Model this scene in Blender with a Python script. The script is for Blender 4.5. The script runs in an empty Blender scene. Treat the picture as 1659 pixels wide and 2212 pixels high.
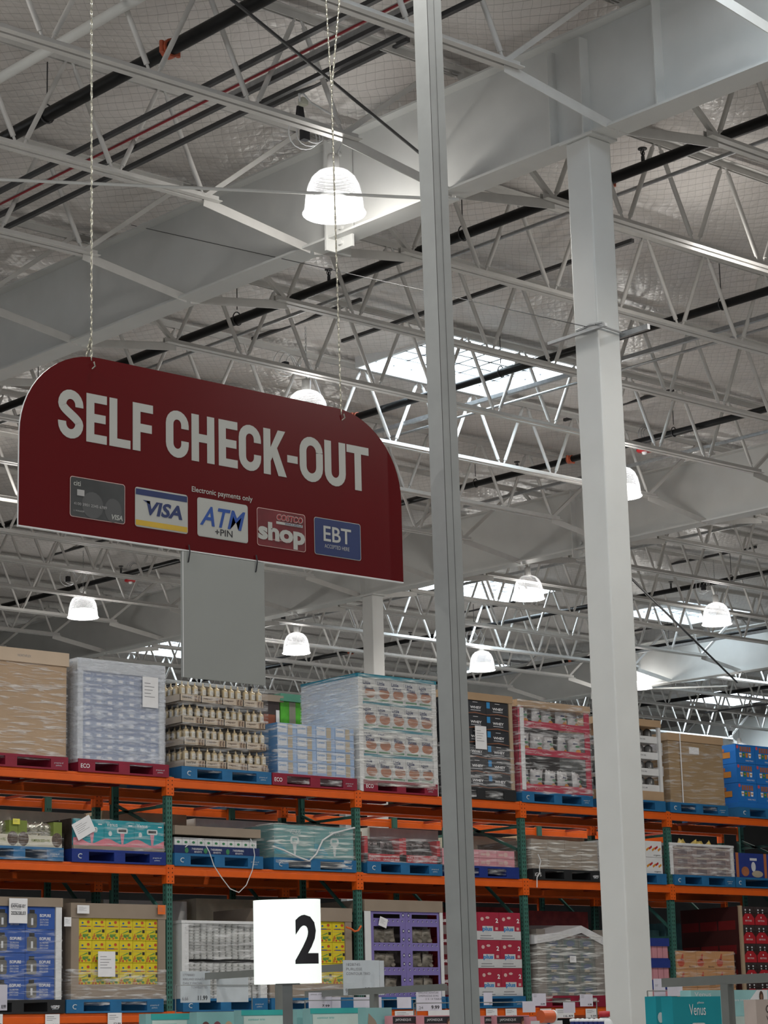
import bpy, bmesh, math, random
from mathutils import Vector, Matrix
random.seed(7)
S = bpy.context.scene
C = S.collection
D = bpy.data
R = math.radians
# ---------------------------------------------------------------- camera
EYE = 1.65
F_PX, PITCH, ROLL, AZ = 4915.5, R(13.162), R(-1.458), R(48.604)
JX = Vector((math.sin(AZ), math.cos(AZ), 0)); GX = Vector((-math.cos(AZ), math.sin(AZ), 0))
def _w(v):
    return Vector((v.dot(JX), v.dot(GX), v.z))
_fw = Vector((0, math.cos(PITCH), math.sin(PITCH))); _up = Vector((0, -math.sin(PITCH), math.cos(PITCH))); _rt = Vector((1, 0, 0))
FW = _w(_fw); RT = _w(_rt * math.cos(ROLL) + _up * math.sin(ROLL)); UP = _w(-_rt * math.sin(ROLL) + _up * math.cos(ROLL))
cd = D.cameras.new('camera'); cam = D.objects.new('camera', cd); C.objects.link(cam)
cd.sensor_fit = 'HORIZONTAL'; cd.sensor_width = 36; cd.lens = 36 * F_PX / 1659; cd.clip_start = .1; cd.clip_end = 400
cam.matrix_world = Matrix(((RT.x, UP.x, -FW.x, 0), (RT.y, UP.y, -FW.y, 0), (RT.z, UP.z, -FW.z, EYE), (0, 0, 0, 1)))
S.camera = cam
# ---------------------------------------------------------------- light and exposure
S.view_settings.view_transform = 'Standard'; S.view_settings.look = 'None'
S.view_settings.gamma = 1; S.view_settings.use_curve_mapping = False
S.view_settings.exposure = 0.18
wd = D.worlds.new('sky'); S.world = wd; wd.use_nodes = True
wd.node_tree.nodes['Background'].inputs[0].default_value = (.86, .93, 1, 1)
wd.node_tree.nodes['Background'].inputs[1].default_value = 1.1
LAMP_W = 300            # downward light of one lamp
LAMP_UP = 62            # what the clear shade lets out sideways and up
SKY_W = 230             # daylight falling through one skylight
LAMP_COL = (1, .96, .90)

def ray(x, y):
    return FW + RT * ((x - 829.5) / F_PX) - UP * ((y - 1106) / F_PX)
def at_v(x, y, v):
    d = ray(x, y); p = d * (v / d.y); return Vector((p.x, p.y, p.z + EYE))
def at_u(x, y, u):
    d = ray(x, y); p = d * (u / d.x); return Vector((p.x, p.y, p.z + EYE))
def at_z(x, y, z0, e=.02):
    d = ray(x, y); p = d * ((z0 - EYE) / (d.z - e * d.y)); return Vector((p.x, p.y, p.z + EYE))
def at_d(x, y, k):
    p = ray(x, y) * k; return Vector((p.x, p.y, p.z + EYE))
# ---------------------------------------------------------------- materials
MATS = {}
def col(c):
    if max(c) > 1.01: c = [((v / 255 + .055) / 1.055) ** 2.4 if v > 10 else v / 3295 for v in c]
    return (c[0], c[1], c[2], 1)
def mat(name, c, rough=.5, metal=0, var=.06, scale=8, emit=None, bump=0, spec=.5, stretch=None):
    if name in MATS: return MATS[name]
    m = D.materials.new(name); m.use_nodes = True; nt = m.node_tree; N = nt.nodes; L = nt.links
    b = N['Principled BSDF']; c = col(c)
    tc = N.new('ShaderNodeTexCoord'); n = N.new('ShaderNodeTexNoise'); n.inputs['Scale'].default_value = scale; n.inputs['Detail'].default_value = 3
    if stretch:
        mp = N.new('ShaderNodeMapping'); mp.inputs['Scale'].default_value = stretch
        L.new(tc.outputs['Object'], mp.inputs[0]); L.new(mp.outputs[0], n.inputs['Vector'])
    else: L.new(tc.outputs['Object'], n.inputs['Vector'])
    r = N.new('ShaderNodeValToRGB'); e = r.color_ramp.elements
    e[0].position = .3; e[1].position = .7
    e[0].color = tuple(v * (1 - var) for v in c[:3]) + (1,); e[1].color = tuple(min(1, v * (1 + var)) for v in c[:3]) + (1,)
    L.new(n.outputs['Fac'], r.inputs[0]); L.new(r.outputs[0], b.inputs['Base Color'])
    b.inputs['Roughness'].default_value = rough; b.inputs['Metallic'].default_value = metal
    b.inputs['Specular IOR Level'].default_value = spec
    if bump:
        bp = N.new('ShaderNodeBump'); bp.inputs['Strength'].default_value = bump; bp.inputs['Distance'].default_value = .02
        L.new(n.outputs['Fac'], bp.inputs['Height']); L.new(bp.outputs[0], b.inputs['Normal'])
    if emit:
        b.inputs['Emission Color'].default_value = c; b.inputs['Emission Strength'].default_value = emit
    MATS[name] = m; return m

def film_mat(name, lo=.06, hi=.6, tint=(.93, .94, .96), axis=(1.2, 1.2, 11), rough=.22):
    m = D.materials.new(name); m.use_nodes = True; nt = m.node_tree; N = nt.nodes; L = nt.links
    b = N['Principled BSDF']; out = N['Material Output']
    b.inputs['Base Color'].default_value = tint + (1,); b.inputs['Roughness'].default_value = rough
    tc = N.new('ShaderNodeTexCoord'); mp = N.new('ShaderNodeMapping'); mp.inputs['Scale'].default_value = axis
    mp.inputs['Rotation'].default_value = (.0, .12, .1)
    L.new(tc.outputs['Object'], mp.inputs[0])
    n = N.new('ShaderNodeTexNoise'); n.inputs['Scale'].default_value = 3.2; n.inputs['Detail'].default_value = 5; n.inputs['Distortion'].default_value = .7
    L.new(mp.outputs[0], n.inputs['Vector'])
    mr = N.new('ShaderNodeMapRange'); mr.inputs['From Min'].default_value = .48; mr.inputs['From Max'].default_value = .72
    mr.inputs['To Min'].default_value = lo; mr.inputs['To Max'].default_value = hi
    L.new(n.outputs['Fac'], mr.inputs['Value'])
    bp = N.new('ShaderNodeBump'); bp.inputs['Strength'].default_value = .9; bp.inputs['Distance'].default_value = .03
    L.new(n.outputs['Fac'], bp.inputs['Height']); L.new(bp.outputs[0], b.inputs['Normal'])
    t = N.new('ShaderNodeBsdfTransparent'); mx = N.new('ShaderNodeMixShader')
    L.new(mr.outputs[0], mx.inputs[0]); L.new(t.outputs[0], mx.inputs[1]); L.new(b.outputs[0], mx.inputs[2])
    L.new(mx.outputs[0], out.inputs['Surface']); MATS[name] = m; return m

def roof_mat():
    m = D.materials.new('insulation_film'); m.use_nodes = True; nt = m.node_tree; N = nt.nodes; L = nt.links
    b = N['Principled BSDF']
    tc = N.new('ShaderNodeTexCoord')
    n0 = N.new('ShaderNodeTexNoise'); n0.inputs['Scale'].default_value = 1.3
    L.new(tc.outputs['Object'], n0.inputs['Vector'])
    vm = N.new('ShaderNodeVectorMath'); vm.operation = 'MULTIPLY_ADD'; vm.inputs[1].default_value = (.14, .14, .14)
    L.new(n0.outputs['Color'], vm.inputs[0]); L.new(tc.outputs['Object'], vm.inputs[2])
    sx = N.new('ShaderNodeSeparateXYZ'); L.new(vm.outputs[0], sx.inputs[0])
    def tri(o, per):
        a = N.new('ShaderNodeMath'); a.operation = 'DIVIDE'; a.inputs[1].default_value = per; L.new(o, a.inputs[0])
        f = N.new('ShaderNodeMath'); f.operation = 'FRACT'; L.new(a.outputs[0], f.inputs[0])
        s = N.new('ShaderNodeMath'); s.operation = 'SUBTRACT'; s.inputs[1].default_value = .5; L.new(f.outputs[0], s.inputs[0])
        q = N.new('ShaderNodeMath'); q.operation = 'ABSOLUTE'; L.new(s.outputs[0], q.inputs[0]); return q.outputs[0]
    ad = N.new('ShaderNodeMath'); ad.operation = 'ADD'; L.new(sx.outputs[0], ad.inputs[0]); L.new(sx.outputs[1], ad.inputs[1])
    sb = N.new('ShaderNodeMath'); sb.operation = 'SUBTRACT'; L.new(sx.outputs[0], sb.inputs[0]); L.new(sx.outputs[1], sb.inputs[1])
    a = tri(ad.outputs[0], .205); c = tri(sb.outputs[0], .112)
    mx = N.new('ShaderNodeMath'); mx.operation = 'MAXIMUM'; L.new(a, mx.inputs[0])
    c2 = N.new('ShaderNodeMath'); c2.operation = 'ADD'; c2.inputs[1].default_value = -.012; L.new(c, c2.inputs[0]); L.new(c2.outputs[0], mx.inputs[1])
    ln = N.new('ShaderNodeMapRange'); ln.inputs['From Min'].default_value = .462; ln.inputs['From Max'].default_value = .492; ln.inputs['To Max'].default_value = .8
    L.new(mx.outputs[0], ln.inputs['Value'])
    n2 = N.new('ShaderNodeTexNoise'); n2.inputs['Scale'].default_value = .8; n2.inputs['Detail'].default_value = 4
    L.new(tc.outputs['Object'], n2.inputs['Vector'])
    r = N.new('ShaderNodeValToRGB'); e = r.color_ramp.elements; e[0].position = .3; e[1].position = .7
    e[0].color = (.56, .525, .50, 1); e[1].color = (.68, .645, .62, 1); L.new(n2.outputs['Fac'], r.inputs[0])
    mc = N.new('ShaderNodeMixRGB'); L.new(ln.outputs[0], mc.inputs[0]); L.new(r.outputs[0], mc.inputs[1]); mc.inputs[2].default_value = (.10, .095, .09, 1)
    L.new(mc.outputs[0], b.inputs['Base Color']); b.inputs['Roughness'].default_value = .33; b.inputs['Specular IOR Level'].default_value = .7
    n3 = N.new('ShaderNodeTexNoise'); n3.inputs['Scale'].default_value = 5; n3.inputs['Detail'].default_value = 4; n3.inputs['Distortion'].default_value = .6
    L.new(tc.outputs['Object'], n3.inputs['Vector'])
    hm = N.new('ShaderNodeMath'); hm.operation = 'MULTIPLY_ADD'; hm.inputs[1].default_value = -.22; L.new(mx.outputs[0], hm.inputs[0]); L.new(n3.outputs['Fac'], hm.inputs[2])
    bp = N.new('ShaderNodeBump'); bp.inputs['Strength'].default_value = .55; bp.inputs['Distance'].default_value = .05
    L.new(hm.outputs[0], bp.inputs['Height']); L.new(bp.outputs[0], b.inputs['Normal'])
    MATS['insulation_film'] = m; return m

def dome_mat():
    m = D.materials.new('prismatic_acrylic'); m.use_nodes = True; nt = m.node_tree; N = nt.nodes; L = nt.links
    b = N['Principled BSDF']; out = N['Material Output']
    b.inputs['Base Color'].default_value = (.95, .96, 1, 1); b.inputs['Roughness'].default_value = .12
    b.inputs['Emission Color'].default_value = (1, .99, .97, 1); b.inputs['Emission Strength'].default_value = .10
    lw = N.new('ShaderNodeLayerWeight'); lw.inputs[0].default_value = .35
    tc = N.new('ShaderNodeTexCoord'); w = N.new('ShaderNodeTexWave'); w.inputs['Scale'].default_value = 14; w.bands_direction = 'Z'
    L.new(tc.outputs['Object'], w.inputs[0])
    a = N.new('ShaderNodeMath'); a.operation = 'MULTIPLY_ADD'; a.inputs[1].default_value = .12; L.new(w.outputs['Fac'], a.inputs[0])
    g = N.new('ShaderNodeMapRange'); g.inputs['To Min'].default_value = .06; g.inputs['To Max'].default_value = .62; L.new(lw.outputs['Facing'], g.inputs['Value'])
    L.new(g.outputs[0], a.inputs[2])
    t = N.new('ShaderNodeBsdfTransparent'); mx = N.new('ShaderNodeMixShader')
    L.new(a.outputs[0], mx.inputs[0]); L.new(t.outputs[0], mx.inputs[1]); L.new(b.outputs[0], mx.inputs[2]); L.new(mx.outputs[0], out.inputs['Surface'])
    MATS['dome'] = m; return m

WHITE = mat('white_painted_steel', (.60, .605, .59), .42, 0, .03, 3)
JOIST = mat('white_joist_paint', (.60, .59, .57), .45, 0, .05, 6)
GALV = mat('galvanised_steel', (.42, .43, .44), .38, .7, .12, 20)
BLACKPIPE = mat('black_pipe', (.006, .006, .0065), .42, 0, .1, 9, spec=.25)
DARK = mat('dark_grey_steel', (.065, .065, .068), .5, .2, .1, 9, spec=.3)
COUPL = mat('orange_coupling', (.42, .09, .04), .5, 0, .1, 20)
ORANGE = mat('orange_rack_paint', (.70, .105, .006), .45, 0, .06, 5)
GREEN = mat('green_rack_paint', (.045, .15, .12), .45, 0, .08, 5)
HOLE = mat('hole_shadow', (.004, .004, .004), .9, 0, 0, 5)
CARD = mat('brown_cardboard', (.42, .285, .17), .75, 0, .06, 3, bump=.05)
CARDG = mat('grey_brown_cardboard', (.27, .215, .165), .75, 0, .08, 3, bump=.05)
WHITEB = mat('white_board', (.68, .69, .70), .5, 0, .04, 6)
PAPER = mat('white_paper', (.78, .78, .80), .6, 0, .03, 12)
INK = mat('black_ink', (.02, .02, .025), .6, 0, 0, 5)
INKG = mat('grey_ink', (.22, .22, .24), .6, 0, 0, 5)
FILM = film_mat('stretch_film')
FILMH = film_mat('heavy_stretch_film', .12, .85, (.96, .96, .93), (1.0, 1.0, 14), .18)
FILMB = film_mat('milky_film', .3, .72, (.80, .84, .92), (1.5, 1.5, 7), .25)
ROOF = roof_mat(); DOME = dome_mat()
CHAIN = mat('zinc_chain', (.45, .43, .36), .3, .8, .1, 30)
# ---------------------------------------------------------------- mesh builder
TXT = {}
def text_geo(s, bold=0):
    k = (s, bold)
    if k in TXT: return TXT[k]
    cu = D.curves.new('t', 'FONT'); cu.body = s; cu.size = 1; cu.offset = bold; cu.resolution_u = 3
    o = D.objects.new('t', cu); C.objects.link(o)
    dg = bpy.context.evaluated_depsgraph_get(); dg.update()
    me = D.meshes.new_from_object(o.evaluated_get(dg))
    vs = [(v.co.x, v.co.y) for v in me.vertices]; fs = [tuple(p.vertices) for p in me.polygons]
    D.objects.remove(o); D.curves.remove(cu); D.meshes.remove(me)
    if vs:
        x0 = min(v[0] for v in vs); x1 = max(v[0] for v in vs); y0 = min(v[1] for v in vs); y1 = max(v[1] for v in vs)
        vs = [((v[0] - x0) / max(1e-6, x1 - x0), (v[1] - y0) / max(1e-6, y1 - y0)) for v in vs]
        asp = (x1 - x0) / max(1e-6, y1 - y0)
    else: asp = 1
    TXT[k] = (vs, fs, asp); return TXT[k]

class MB:
    def __init__(s): s.v = []; s.f = []; s.m = []; s.mats = []; s.sm = []
    def mi(s, m):
        if m not in s.mats: s.mats.append(m)
        return s.mats.index(m)
    def add(s, vs, fs, m, smooth=False):
        o = len(s.v); i = s.mi(m); s.v += [tuple(p) for p in vs]
        for f in fs: s.f.append(tuple(o + k for k in f)); s.m.append(i); s.sm.append(smooth)
        return s
    def box(s, a, b, m, taper=0):
        (x0, y0, z0), (x1, y1, z1) = a, b; t = taper
        vs = [(x0, y0, z0), (x1, y0, z0), (x1, y1, z0), (x0, y1, z0), (x0 + t, y0 + t, z1), (x1 - t, y0 + t, z1), (x1 - t, y1 - t, z1), (x0 + t, y1 - t, z1)]
        return s.add(vs, [(0, 3, 2, 1), (4, 5, 6, 7), (0, 1, 5, 4), (1, 2, 6, 5), (2, 3, 7, 6), (3, 0, 4, 7)], m)
    def bar(s, p, q, w, h, m, upv=(0, 0, 1)):
        p = Vector(p); q = Vector(q); d = (q - p).normalized(); u = Vector(upv); a = d.cross(u)
        if a.length < 1e-4: a = d.cross(Vector((1, 0, 0)))
        a.normalize(); u = a.cross(d).normalized(); vs = []
        for e in (p, q):
            for i, j in ((-1, -1), (1, -1), (1, 1), (-1, 1)): vs.append(e + a * (w / 2 * i) + u * (h / 2 * j))
        return s.add(vs, [(0, 3, 2, 1), (4, 5, 6, 7), (0, 1, 5, 4), (1, 2, 6, 5), (2, 3, 7, 6), (3, 0, 4, 7)], m)
    def tube(s, pts, r, m, n=8, closed=False):
        pts = [Vector(p) for p in pts]; k = len(pts); vs = []; prev = None
        for i, p in enumerate(pts):
            if closed: d = pts[(i + 1) % k] - pts[i - 1]
            else: d = pts[min(i + 1, k - 1)] - pts[max(i - 1, 0)]
            d.normalize()
            if prev is None:
                a = d.cross(Vector((0, 0, 1)))
                if a.length < .05: a = d.cross(Vector((1, 0, 0)))
            else: a = prev - d * prev.dot(d)
            a.normalize(); prev = a; b = d.cross(a)
            for j in range(n):
                t = 2 * math.pi * j / n; vs.append(p + a * (r * math.cos(t)) + b * (r * math.sin(t)))
        fs = []
        for i in range(k if closed else k - 1):
            for j in range(n):
                a0 = i * n + j; a1 = i * n + (j + 1) % n; b0 = ((i + 1) % k) * n + j; b1 = ((i + 1) % k) * n + (j + 1) % n
                fs.append((a0, a1, b1, b0))
        s.add(vs, fs, m, True)
        if not closed: s.add([vs[j] for j in range(n)] + [vs[(k - 1) * n + j] for j in range(n)], [tuple(range(n))[::-1], tuple(range(n, 2 * n))], m)
        return s
    def lathe(s, prof, c, m, n=24, smooth=True):
        vs = []; fs = []
        for r, z in prof:
            for j in range(n):
                t = 2 * math.pi * j / n; vs.append((c[0] + r * math.cos(t), c[1] + r * math.sin(t), c[2] + z))
        for i in range(len(prof) - 1):
            for j in range(n): fs.append((i * n + j, i * n + (j + 1) % n, (i + 1) * n + (j + 1) % n, (i + 1) * n + j))
        return s.add(vs, fs, m, smooth)
    def front(s, u0, u1, z0, z1, v, m):      # a print on a face looking down -v
        return s.add([(u0, v, z0), (u1, v, z0), (u1, v, z1), (u0, v, z1)], [(0, 1, 2, 3)], m)
    def side(s, v0, v1, z0, z1, u, m):       # a print on a face looking down -u
        return s.add([(u, v1, z0), (u, v0, z0), (u, v0, z1), (u, v1, z1)], [(0, 1, 2, 3)], m)
    def poly(s, pts, v, m):                  # flat polygon facing -v, pts as (u,z)
        return s.add([(p[0], v, p[1]) for p in pts], [tuple(range(len(pts)))], m)
    def disc(s, u, z, v, r, m, rz=None, n=14):
        rz = rz or r
        return s.poly([(u + r * math.cos(2 * math.pi * i / n), z + rz * math.sin(2 * math.pi * i / n)) for i in range(n)], v, m)
    def text(s, t, u0, z0, h, v, m, w=None, bold=.0, shear=0, plane='front'):
        vs, fs, asp = text_geo(t, bold); w = w or asp * h; P = []
        for x, y in vs:
            a = u0 + x * w + y * shear * h; z = z0 + y * h
            P.append((a, v, z) if plane == 'front' else (v, u0 - (x * w + y * shear * h), z))
        return s.add(P, fs, m)
    def build(s, name, parent=None, loc=None, bevel=0):
        me = D.meshes.new(name); me.from_pydata(s.v, [], s.f)
        for m in s.mats: me.materials.append(m)
        for p, i, q in zip(me.polygons, s.m, s.sm): p.material_index = i; p.use_smooth = q
        o = D.objects.new(name, me); C.objects.link(o)
        if parent: o.parent = parent
        if loc: o.location = loc
        if bevel:
            b = o.modifiers.new('bevel', 'BEVEL'); b.width = bevel; b.segments = 2; b.limit_method = 'ANGLE'
        return o
def tag(o, label, cat, group=None, kind=None):
    if label: o['label'] = label
    if cat: o['category'] = cat
    if group: o['group'] = group
    if kind: o['kind'] = kind
    return o
def empty(name, loc, label=None, cat=None, group=None, rz=0):
    o = D.objects.new(name, None); C.objects.link(o); o.location = loc; o.rotation_euler.z = rz; o.empty_display_size = .1
    return tag(o, label, cat, group)
def tree(o, parent=None, **kw):
    c = o.copy(); C.objects.link(c)
    if parent: c.parent = parent
    for ch in o.children: tree(ch, c)
    return c
ORD = ['first', 'second', 'third', 'fourth', 'fifth', 'sixth', 'seventh', 'eighth', 'ninth', 'tenth', 'eleventh', 'twelfth', 'thirteenth', 'fourteenth', 'fifteenth', 'sixteenth', 'seventeenth', 'eighteenth', 'nineteenth', 'twentieth'] + ['twenty-' + q for q in ('first', 'second', 'third', 'fourth', 'fifth', 'sixth', 'seventh', 'eighth', 'ninth')]
# ================================================================= SETTING
ZB = lambda v: 7.05 + EYE + .0195 * v          # underside of the girders
ZT = lambda v: ZB(v) + .98                     # top of the girders
ZC = lambda v: 7.30 + EYE + .02 * v            # joist bottom chord
ZR = lambda v: 8.36 + EYE + .02 * v            # roof film
U0, U1, U2, U3, U4 = .6, 13.1, 25.6, 38.1, 50.6
SKY = [(18.7, 21.2, 19.9, 21.65), (30.1, 32.6, 31.75, 33.5), (35.5, 37.8, 31.0, 32.8), (39.2, 41.7, 31.75, 33.5), (38.7, 41.2, 39.65, 41.4), (29.6, 32.1, 41.6, 43.4), (46.9, 49.4, 39.65, 41.4), (6.2, 8.7, 19.9, 21.65), (9.3, 11.8, 8, 9.75)]
fl = MB().box((-16, -16, -.2), (66, 66, 0), mat('polished_concrete', (.42, .41, .39), .4, 0, .1, 1)).build('floor'); fl['kind'] = 'structure'
def roof():
    us = sorted(set([-16 + i * .55 for i in range(150)] + [e for s in SKY for e in s[:2]])); vs_ = sorted(set([-16 + i * .247 for i in range(333)] + [e for s in SKY for e in s[2:]]))
    us = [u for u in us if u <= 66]; vs_ = [v for v in vs_ if v <= 66]
    m = MB(); P = []; nu = len(us)
    from mathutils import noise
    for v in vs_:
        fr = ((v - 11.84) / 1.98) % 1
        for u in us:
            sag = .10 * math.sin(math.pi * fr) ** 2 + .05 * noise.noise(Vector((u * .6, v * 1.1, 0)))
            P.append((u, v, ZR(v) - sag))
    Fs = []
    for j in range(len(vs_) - 1):
        for i in range(nu - 1):
            cu = (us[i] + us[i + 1]) / 2; cv = (vs_[j] + vs_[j + 1]) / 2
            if any(s[0] < cu < s[1] and s[2] < cv < s[3] for s in SKY): continue
            a = j * nu + i; Fs.append((a, a + nu, a + nu + 1, a + 1))
    m.add(P, Fs, ROOF, True); o = m.build('ceiling'); o['kind'] = 'structure'
roof()
PANE = mat('skylight_prismatic_pane', (.82, .93, 1), .4, 0, .02, 10, emit=.5)
for i, (a, b, c, d) in enumerate(SKY):
    z = ZR(c); m = MB(); h = .45
    for q in ((a - .03, c - .03, a, d + .03), (b, c - .03, b + .03, d + .03), (a, c - .03, b, c), (a, d, b, d + .03)):
        m.box((q[0], q[1], z - .12), (q[2], q[3], z + h), WHITEB)
    for k in range(1, 8): m.box((a + (b - a) * k / 8 - .02, c, z + .02), (a + (b - a) * k / 8 + .02, d, z + .05), GALV)
    for k in range(1, 6): m.box((a, c + (d - c) * k / 6 - .02, z + .02), (b, c + (d - c) * k / 6 + .02, z + .05), GALV)
    o = m.build('window_%d' % (i + 1)); o['kind'] = 'structure'
    MB().box((a, c, z + h - .02), (b, d, z + h), PANE).build('pane', o)
    ld = D.lights.new('skylight_daylight', 'AREA'); ld.shape = 'RECTANGLE'; ld.size = (b - a) * .95; ld.size_y = (d - c) * .95; ld.energy = SKY_W * (.35 if 35 < a < 36 else 1); ld.color = (.80, .92, 1)
    lo = D.objects.new('skylight_daylight', ld); C.objects.link(lo); lo.location = ((a + b) / 2, (c + d) / 2, z + h - .05)
WALL = mat('far_wall_panel', (.13, .13, .13), .7, 0, .1, 1)
for nm, a, b in (('wall_back', (-16, 66, 0), (66, 66.2, 11)), ('wall_right', (66, -16, 0), (66.2, 66, 11)), ('wall_front', (-16, -16.2, 0), (66, -16, 9)), ('wall_left_blocker', (-16.2, 10, 0), (-16, 66, 11))):  # left wall is unseen, added to keep side light off the near girder
    o = MB().box(a, b, WALL).build(nm); o['kind'] = 'structure'

# ---------------------------------------------------------------- girders
def girder(u, v0, v1, label, splices=(), stiff=()):
    r = empty('steel_girder', (u, v0, ZB(v0)), label, 'girder')
    sl = .0195; m = MB(); L_ = v1 - v0
    def sbox(a, b, mt, mb): # box following slope
        (x0, y0, z0), (x1, y1, z1) = a, b
        vs = [(x0, y0, z0 + sl * y0), (x1, y0, z0 + sl * y0), (x1, y1, z0 + sl * y1), (x0, y1, z0 + sl * y1), (x0, y0, z1 + sl * y0), (x1, y0, z1 + sl * y0), (x1, y1, z1 + sl * y1), (x0, y1, z1 + sl * y1)]
        mb.add(vs, [(0, 3, 2, 1), (4, 5, 6, 7), (0, 1, 5, 4), (1, 2, 6, 5), (2, 3, 7, 6), (3, 0, 4, 7)], mt)
    w = MB(); sbox((-.008, 0, .01), (.008, L_, .97), WHITE, w); w.build('web', r)
    t = MB(); sbox((-.12, 0, .96), (.12, L_, .98), WHITE, t); t.build('top_flange', r)
    t = MB(); sbox((-.13, 0, 0), (.13, L_, .022), WHITE, t); t.build('bottom_flange', r)
    for v in splices:
        y = v - v0; p = MB(); sbox((-.15, y - .012, -.12), (.15, y + .012, .98), WHITE, p); sbox((-.045, y - .26, -.12), (-.02, y - .012, .97), WHITE, p)
        o = p.build('splice_plate', r)
        for z in (-.05, .1, .82):
            MB().tube([(-.075, y - .11, z + sl * y), (-.045, y - .11, z + sl * y)], .03, WHITE, 6).build('bolt', o)
    for v, h in stiff:
        y = v - v0; p = MB(); sbox((-.11, y - .006, .02), (-.008, y + .006, h), WHITE, p); p.build('stiffener', r)
    return r
GL = ['near white steel girder running behind the red sign', 'second white steel girder, crossing above the pallets on the top shelf', 'third white steel girder, far behind the second one', 'most distant white steel girder, deep in the store']
girder(U1, 6, 64, GL[0], (15.42,), ((12.5, .9), (12.12, .9), (11.3, .97)))
girder(U2, 6, 64, GL[1], (24.4,), ((29.6, .95),))
girder(U3, 6, 64, GL[2], (36.0,))
girder(U4, 6, 64, GL[3])
# ---------------------------------------------------------------- columns
def column(u, v, s, label, z1=None):
    r = empty('square_steel_column', (u, v, 0), label, 'column')
    h = (z1 or ZB(v)) ; MB().box((-s / 2, -s / 2, 0), (s / 2, s / 2, h - .02), WHITE).build('shaft', r, bevel=.012)
    MB().box((-s / 2 - .02, -s / 2 - .06, h - .02), (s / 2 + .02, s / 2 + .06, h), WHITE).build('cap_plate', r)
    MB().box((-s / 2 - .1, -s / 2 - .1, 0), (s / 2 + .1, s / 2 + .1, .02), WHITE).build('base_plate', r)
    return r
column(U1, 12.17, .262, 'big white square column right of centre holding up the near girder')
column(U2, 29.4, .262, 'white square column behind the tallest wrapped pallet, under the second girder')
column(U3, 36.0 + 9, .26, 'far white square column under the third girder')
# near post with a groove, leaning very slightly
r = empty('grey_steel_post', (8.19, 8.77, 0), 'nearest grey square post with two thin vertical seams, right of the red sign', 'post')
POSTM = mat('grey_post_paint', (.30, .315, .315), .45, 0, .05, 8)
m = MB(); s_ = .056
m.box((-s_, -s_, 0), (s_, s_, 9.6), POSTM); m.box((-s_ * .05, -s_ - .0012, 0), (-s_ * .05 + .0025, -s_, 9.6), DARK); m.box((-s_, -s_ - .0012, 0), (-s_ + .004, -s_ + .0, 9.6), DARK)
m.build('shaft', r, bevel=.003)
r.rotation_euler = (R(-.12), R(-.3), 0); r.location.x += .02
# ---------------------------------------------------------------- joists
CH_T = .055
def joist_parts(span, root, near=True):
    n = int(round((span - 2.5) / 1.02)); zt = .95
    xs = [1.25 + (span - 2.5) * i / n for i in range(n + 1)]
    m = MB()
    for q in (-1, 1):
        a_, b_ = sorted((q * .014, q * .074)); m.box((1.12, a_, -.034), (span - 1.12, b_, -.027), JOIST)
        a_, b_ = sorted((q * .014, q * .021)); m.box((1.12, a_, -.034), (span - 1.12, b_, .030), JOIST)
    m.build('bottom_chord', root)
    m = MB()
    for q in (-1, 1):
        a_, b_ = sorted((q * .014, q * .074)); m.box((.02, a_, zt + .02), (span - .02, b_, zt + .027), JOIST)
        a_, b_ = sorted((q * .014, q * .021)); m.box((.02, a_, zt - .04), (span - .02, b_, zt + .027), JOIST)
    m.build('top_chord', root)
    for e, sgn in ((0, 1), (span, -1)):
        m = MB(); m.box((e - .12 if sgn > 0 else e - .10, -.06, zt - .03), (e + .10 if sgn > 0 else e + .12, .06, zt + .04), JOIST)
        m.build('bearing_seat', root)
        m = MB(); m.bar((e + sgn * 1.27, 0, 0), (e + sgn * .12, 0, zt - .02), .045, .045, JOIST); m.build('end_web', root)
    wm = None
    for i in range(n):
        a, b = xs[i], xs[i + 1]; c = (a + b) / 2
        for p, q in (((a + .03, 0, .0), (c - .03, 0, zt - .02)), ((b - .03, 0, .0), (c + .03, 0, zt - .02))):
            p, q = Vector(p), Vector(q); MB().tube([p, p.lerp(q, .08)], .013, JOIST, 7).tube([p.lerp(q, .08), p.lerp(q, .11), p.lerp(q, .90), p.lerp(q, .93)], .0235, JOIST, 8).tube([p.lerp(q, .93), q], .013, JOIST, 7).build('web_member', root)
    return xs
BAYN = {0: 'before the near girder', 1: 'behind the near girder', 2: 'behind the second girder', 3: 'behind the third girder'}
protoj = {}
def brace(u, v, zc, zb, sgn, side):
    # short angle brace from the last bottom node of a joist to the girder's bottom flange
    pass
for bay, (ua, ub) in enumerate(((U0, U1), (U1, U2), (U2, U3), (U3, U4))):
    ks = {0: range(-1, 9), 1: range(-1, 16), 2: range(1, 24), 3: range(6, 26)}[bay]
    for k in ks:
        v = 11.84 + 1.98 * k
        lab = 'white open-web roof joist %s, %s from the right' % (BAYN[bay], ORD[k + 1])
        if not protoj:
            r = empty('roof_joist', (ua, v, ZC(v)), lab, 'roof joist', 'white roof joists')
            joist_parts(ub - ua, r); 
            for e, sg in ((0, 1), (ub - ua, -1)):
                b = MB(); b.bar((e + sg * 1.28, .0, -.05), (e + sg * .02, .0, -.24), .007, .085, JOIST); b.bar((e + sg * 1.28, .035, .0), (e + sg * .02, .035, -.197), .07, .007, JOIST); b.build('angle_brace', r)
            protoj[0] = r
        else:
            r = tree(protoj[0]); r.location = (ua, v, ZC(v)); r['label'] = lab
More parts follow.
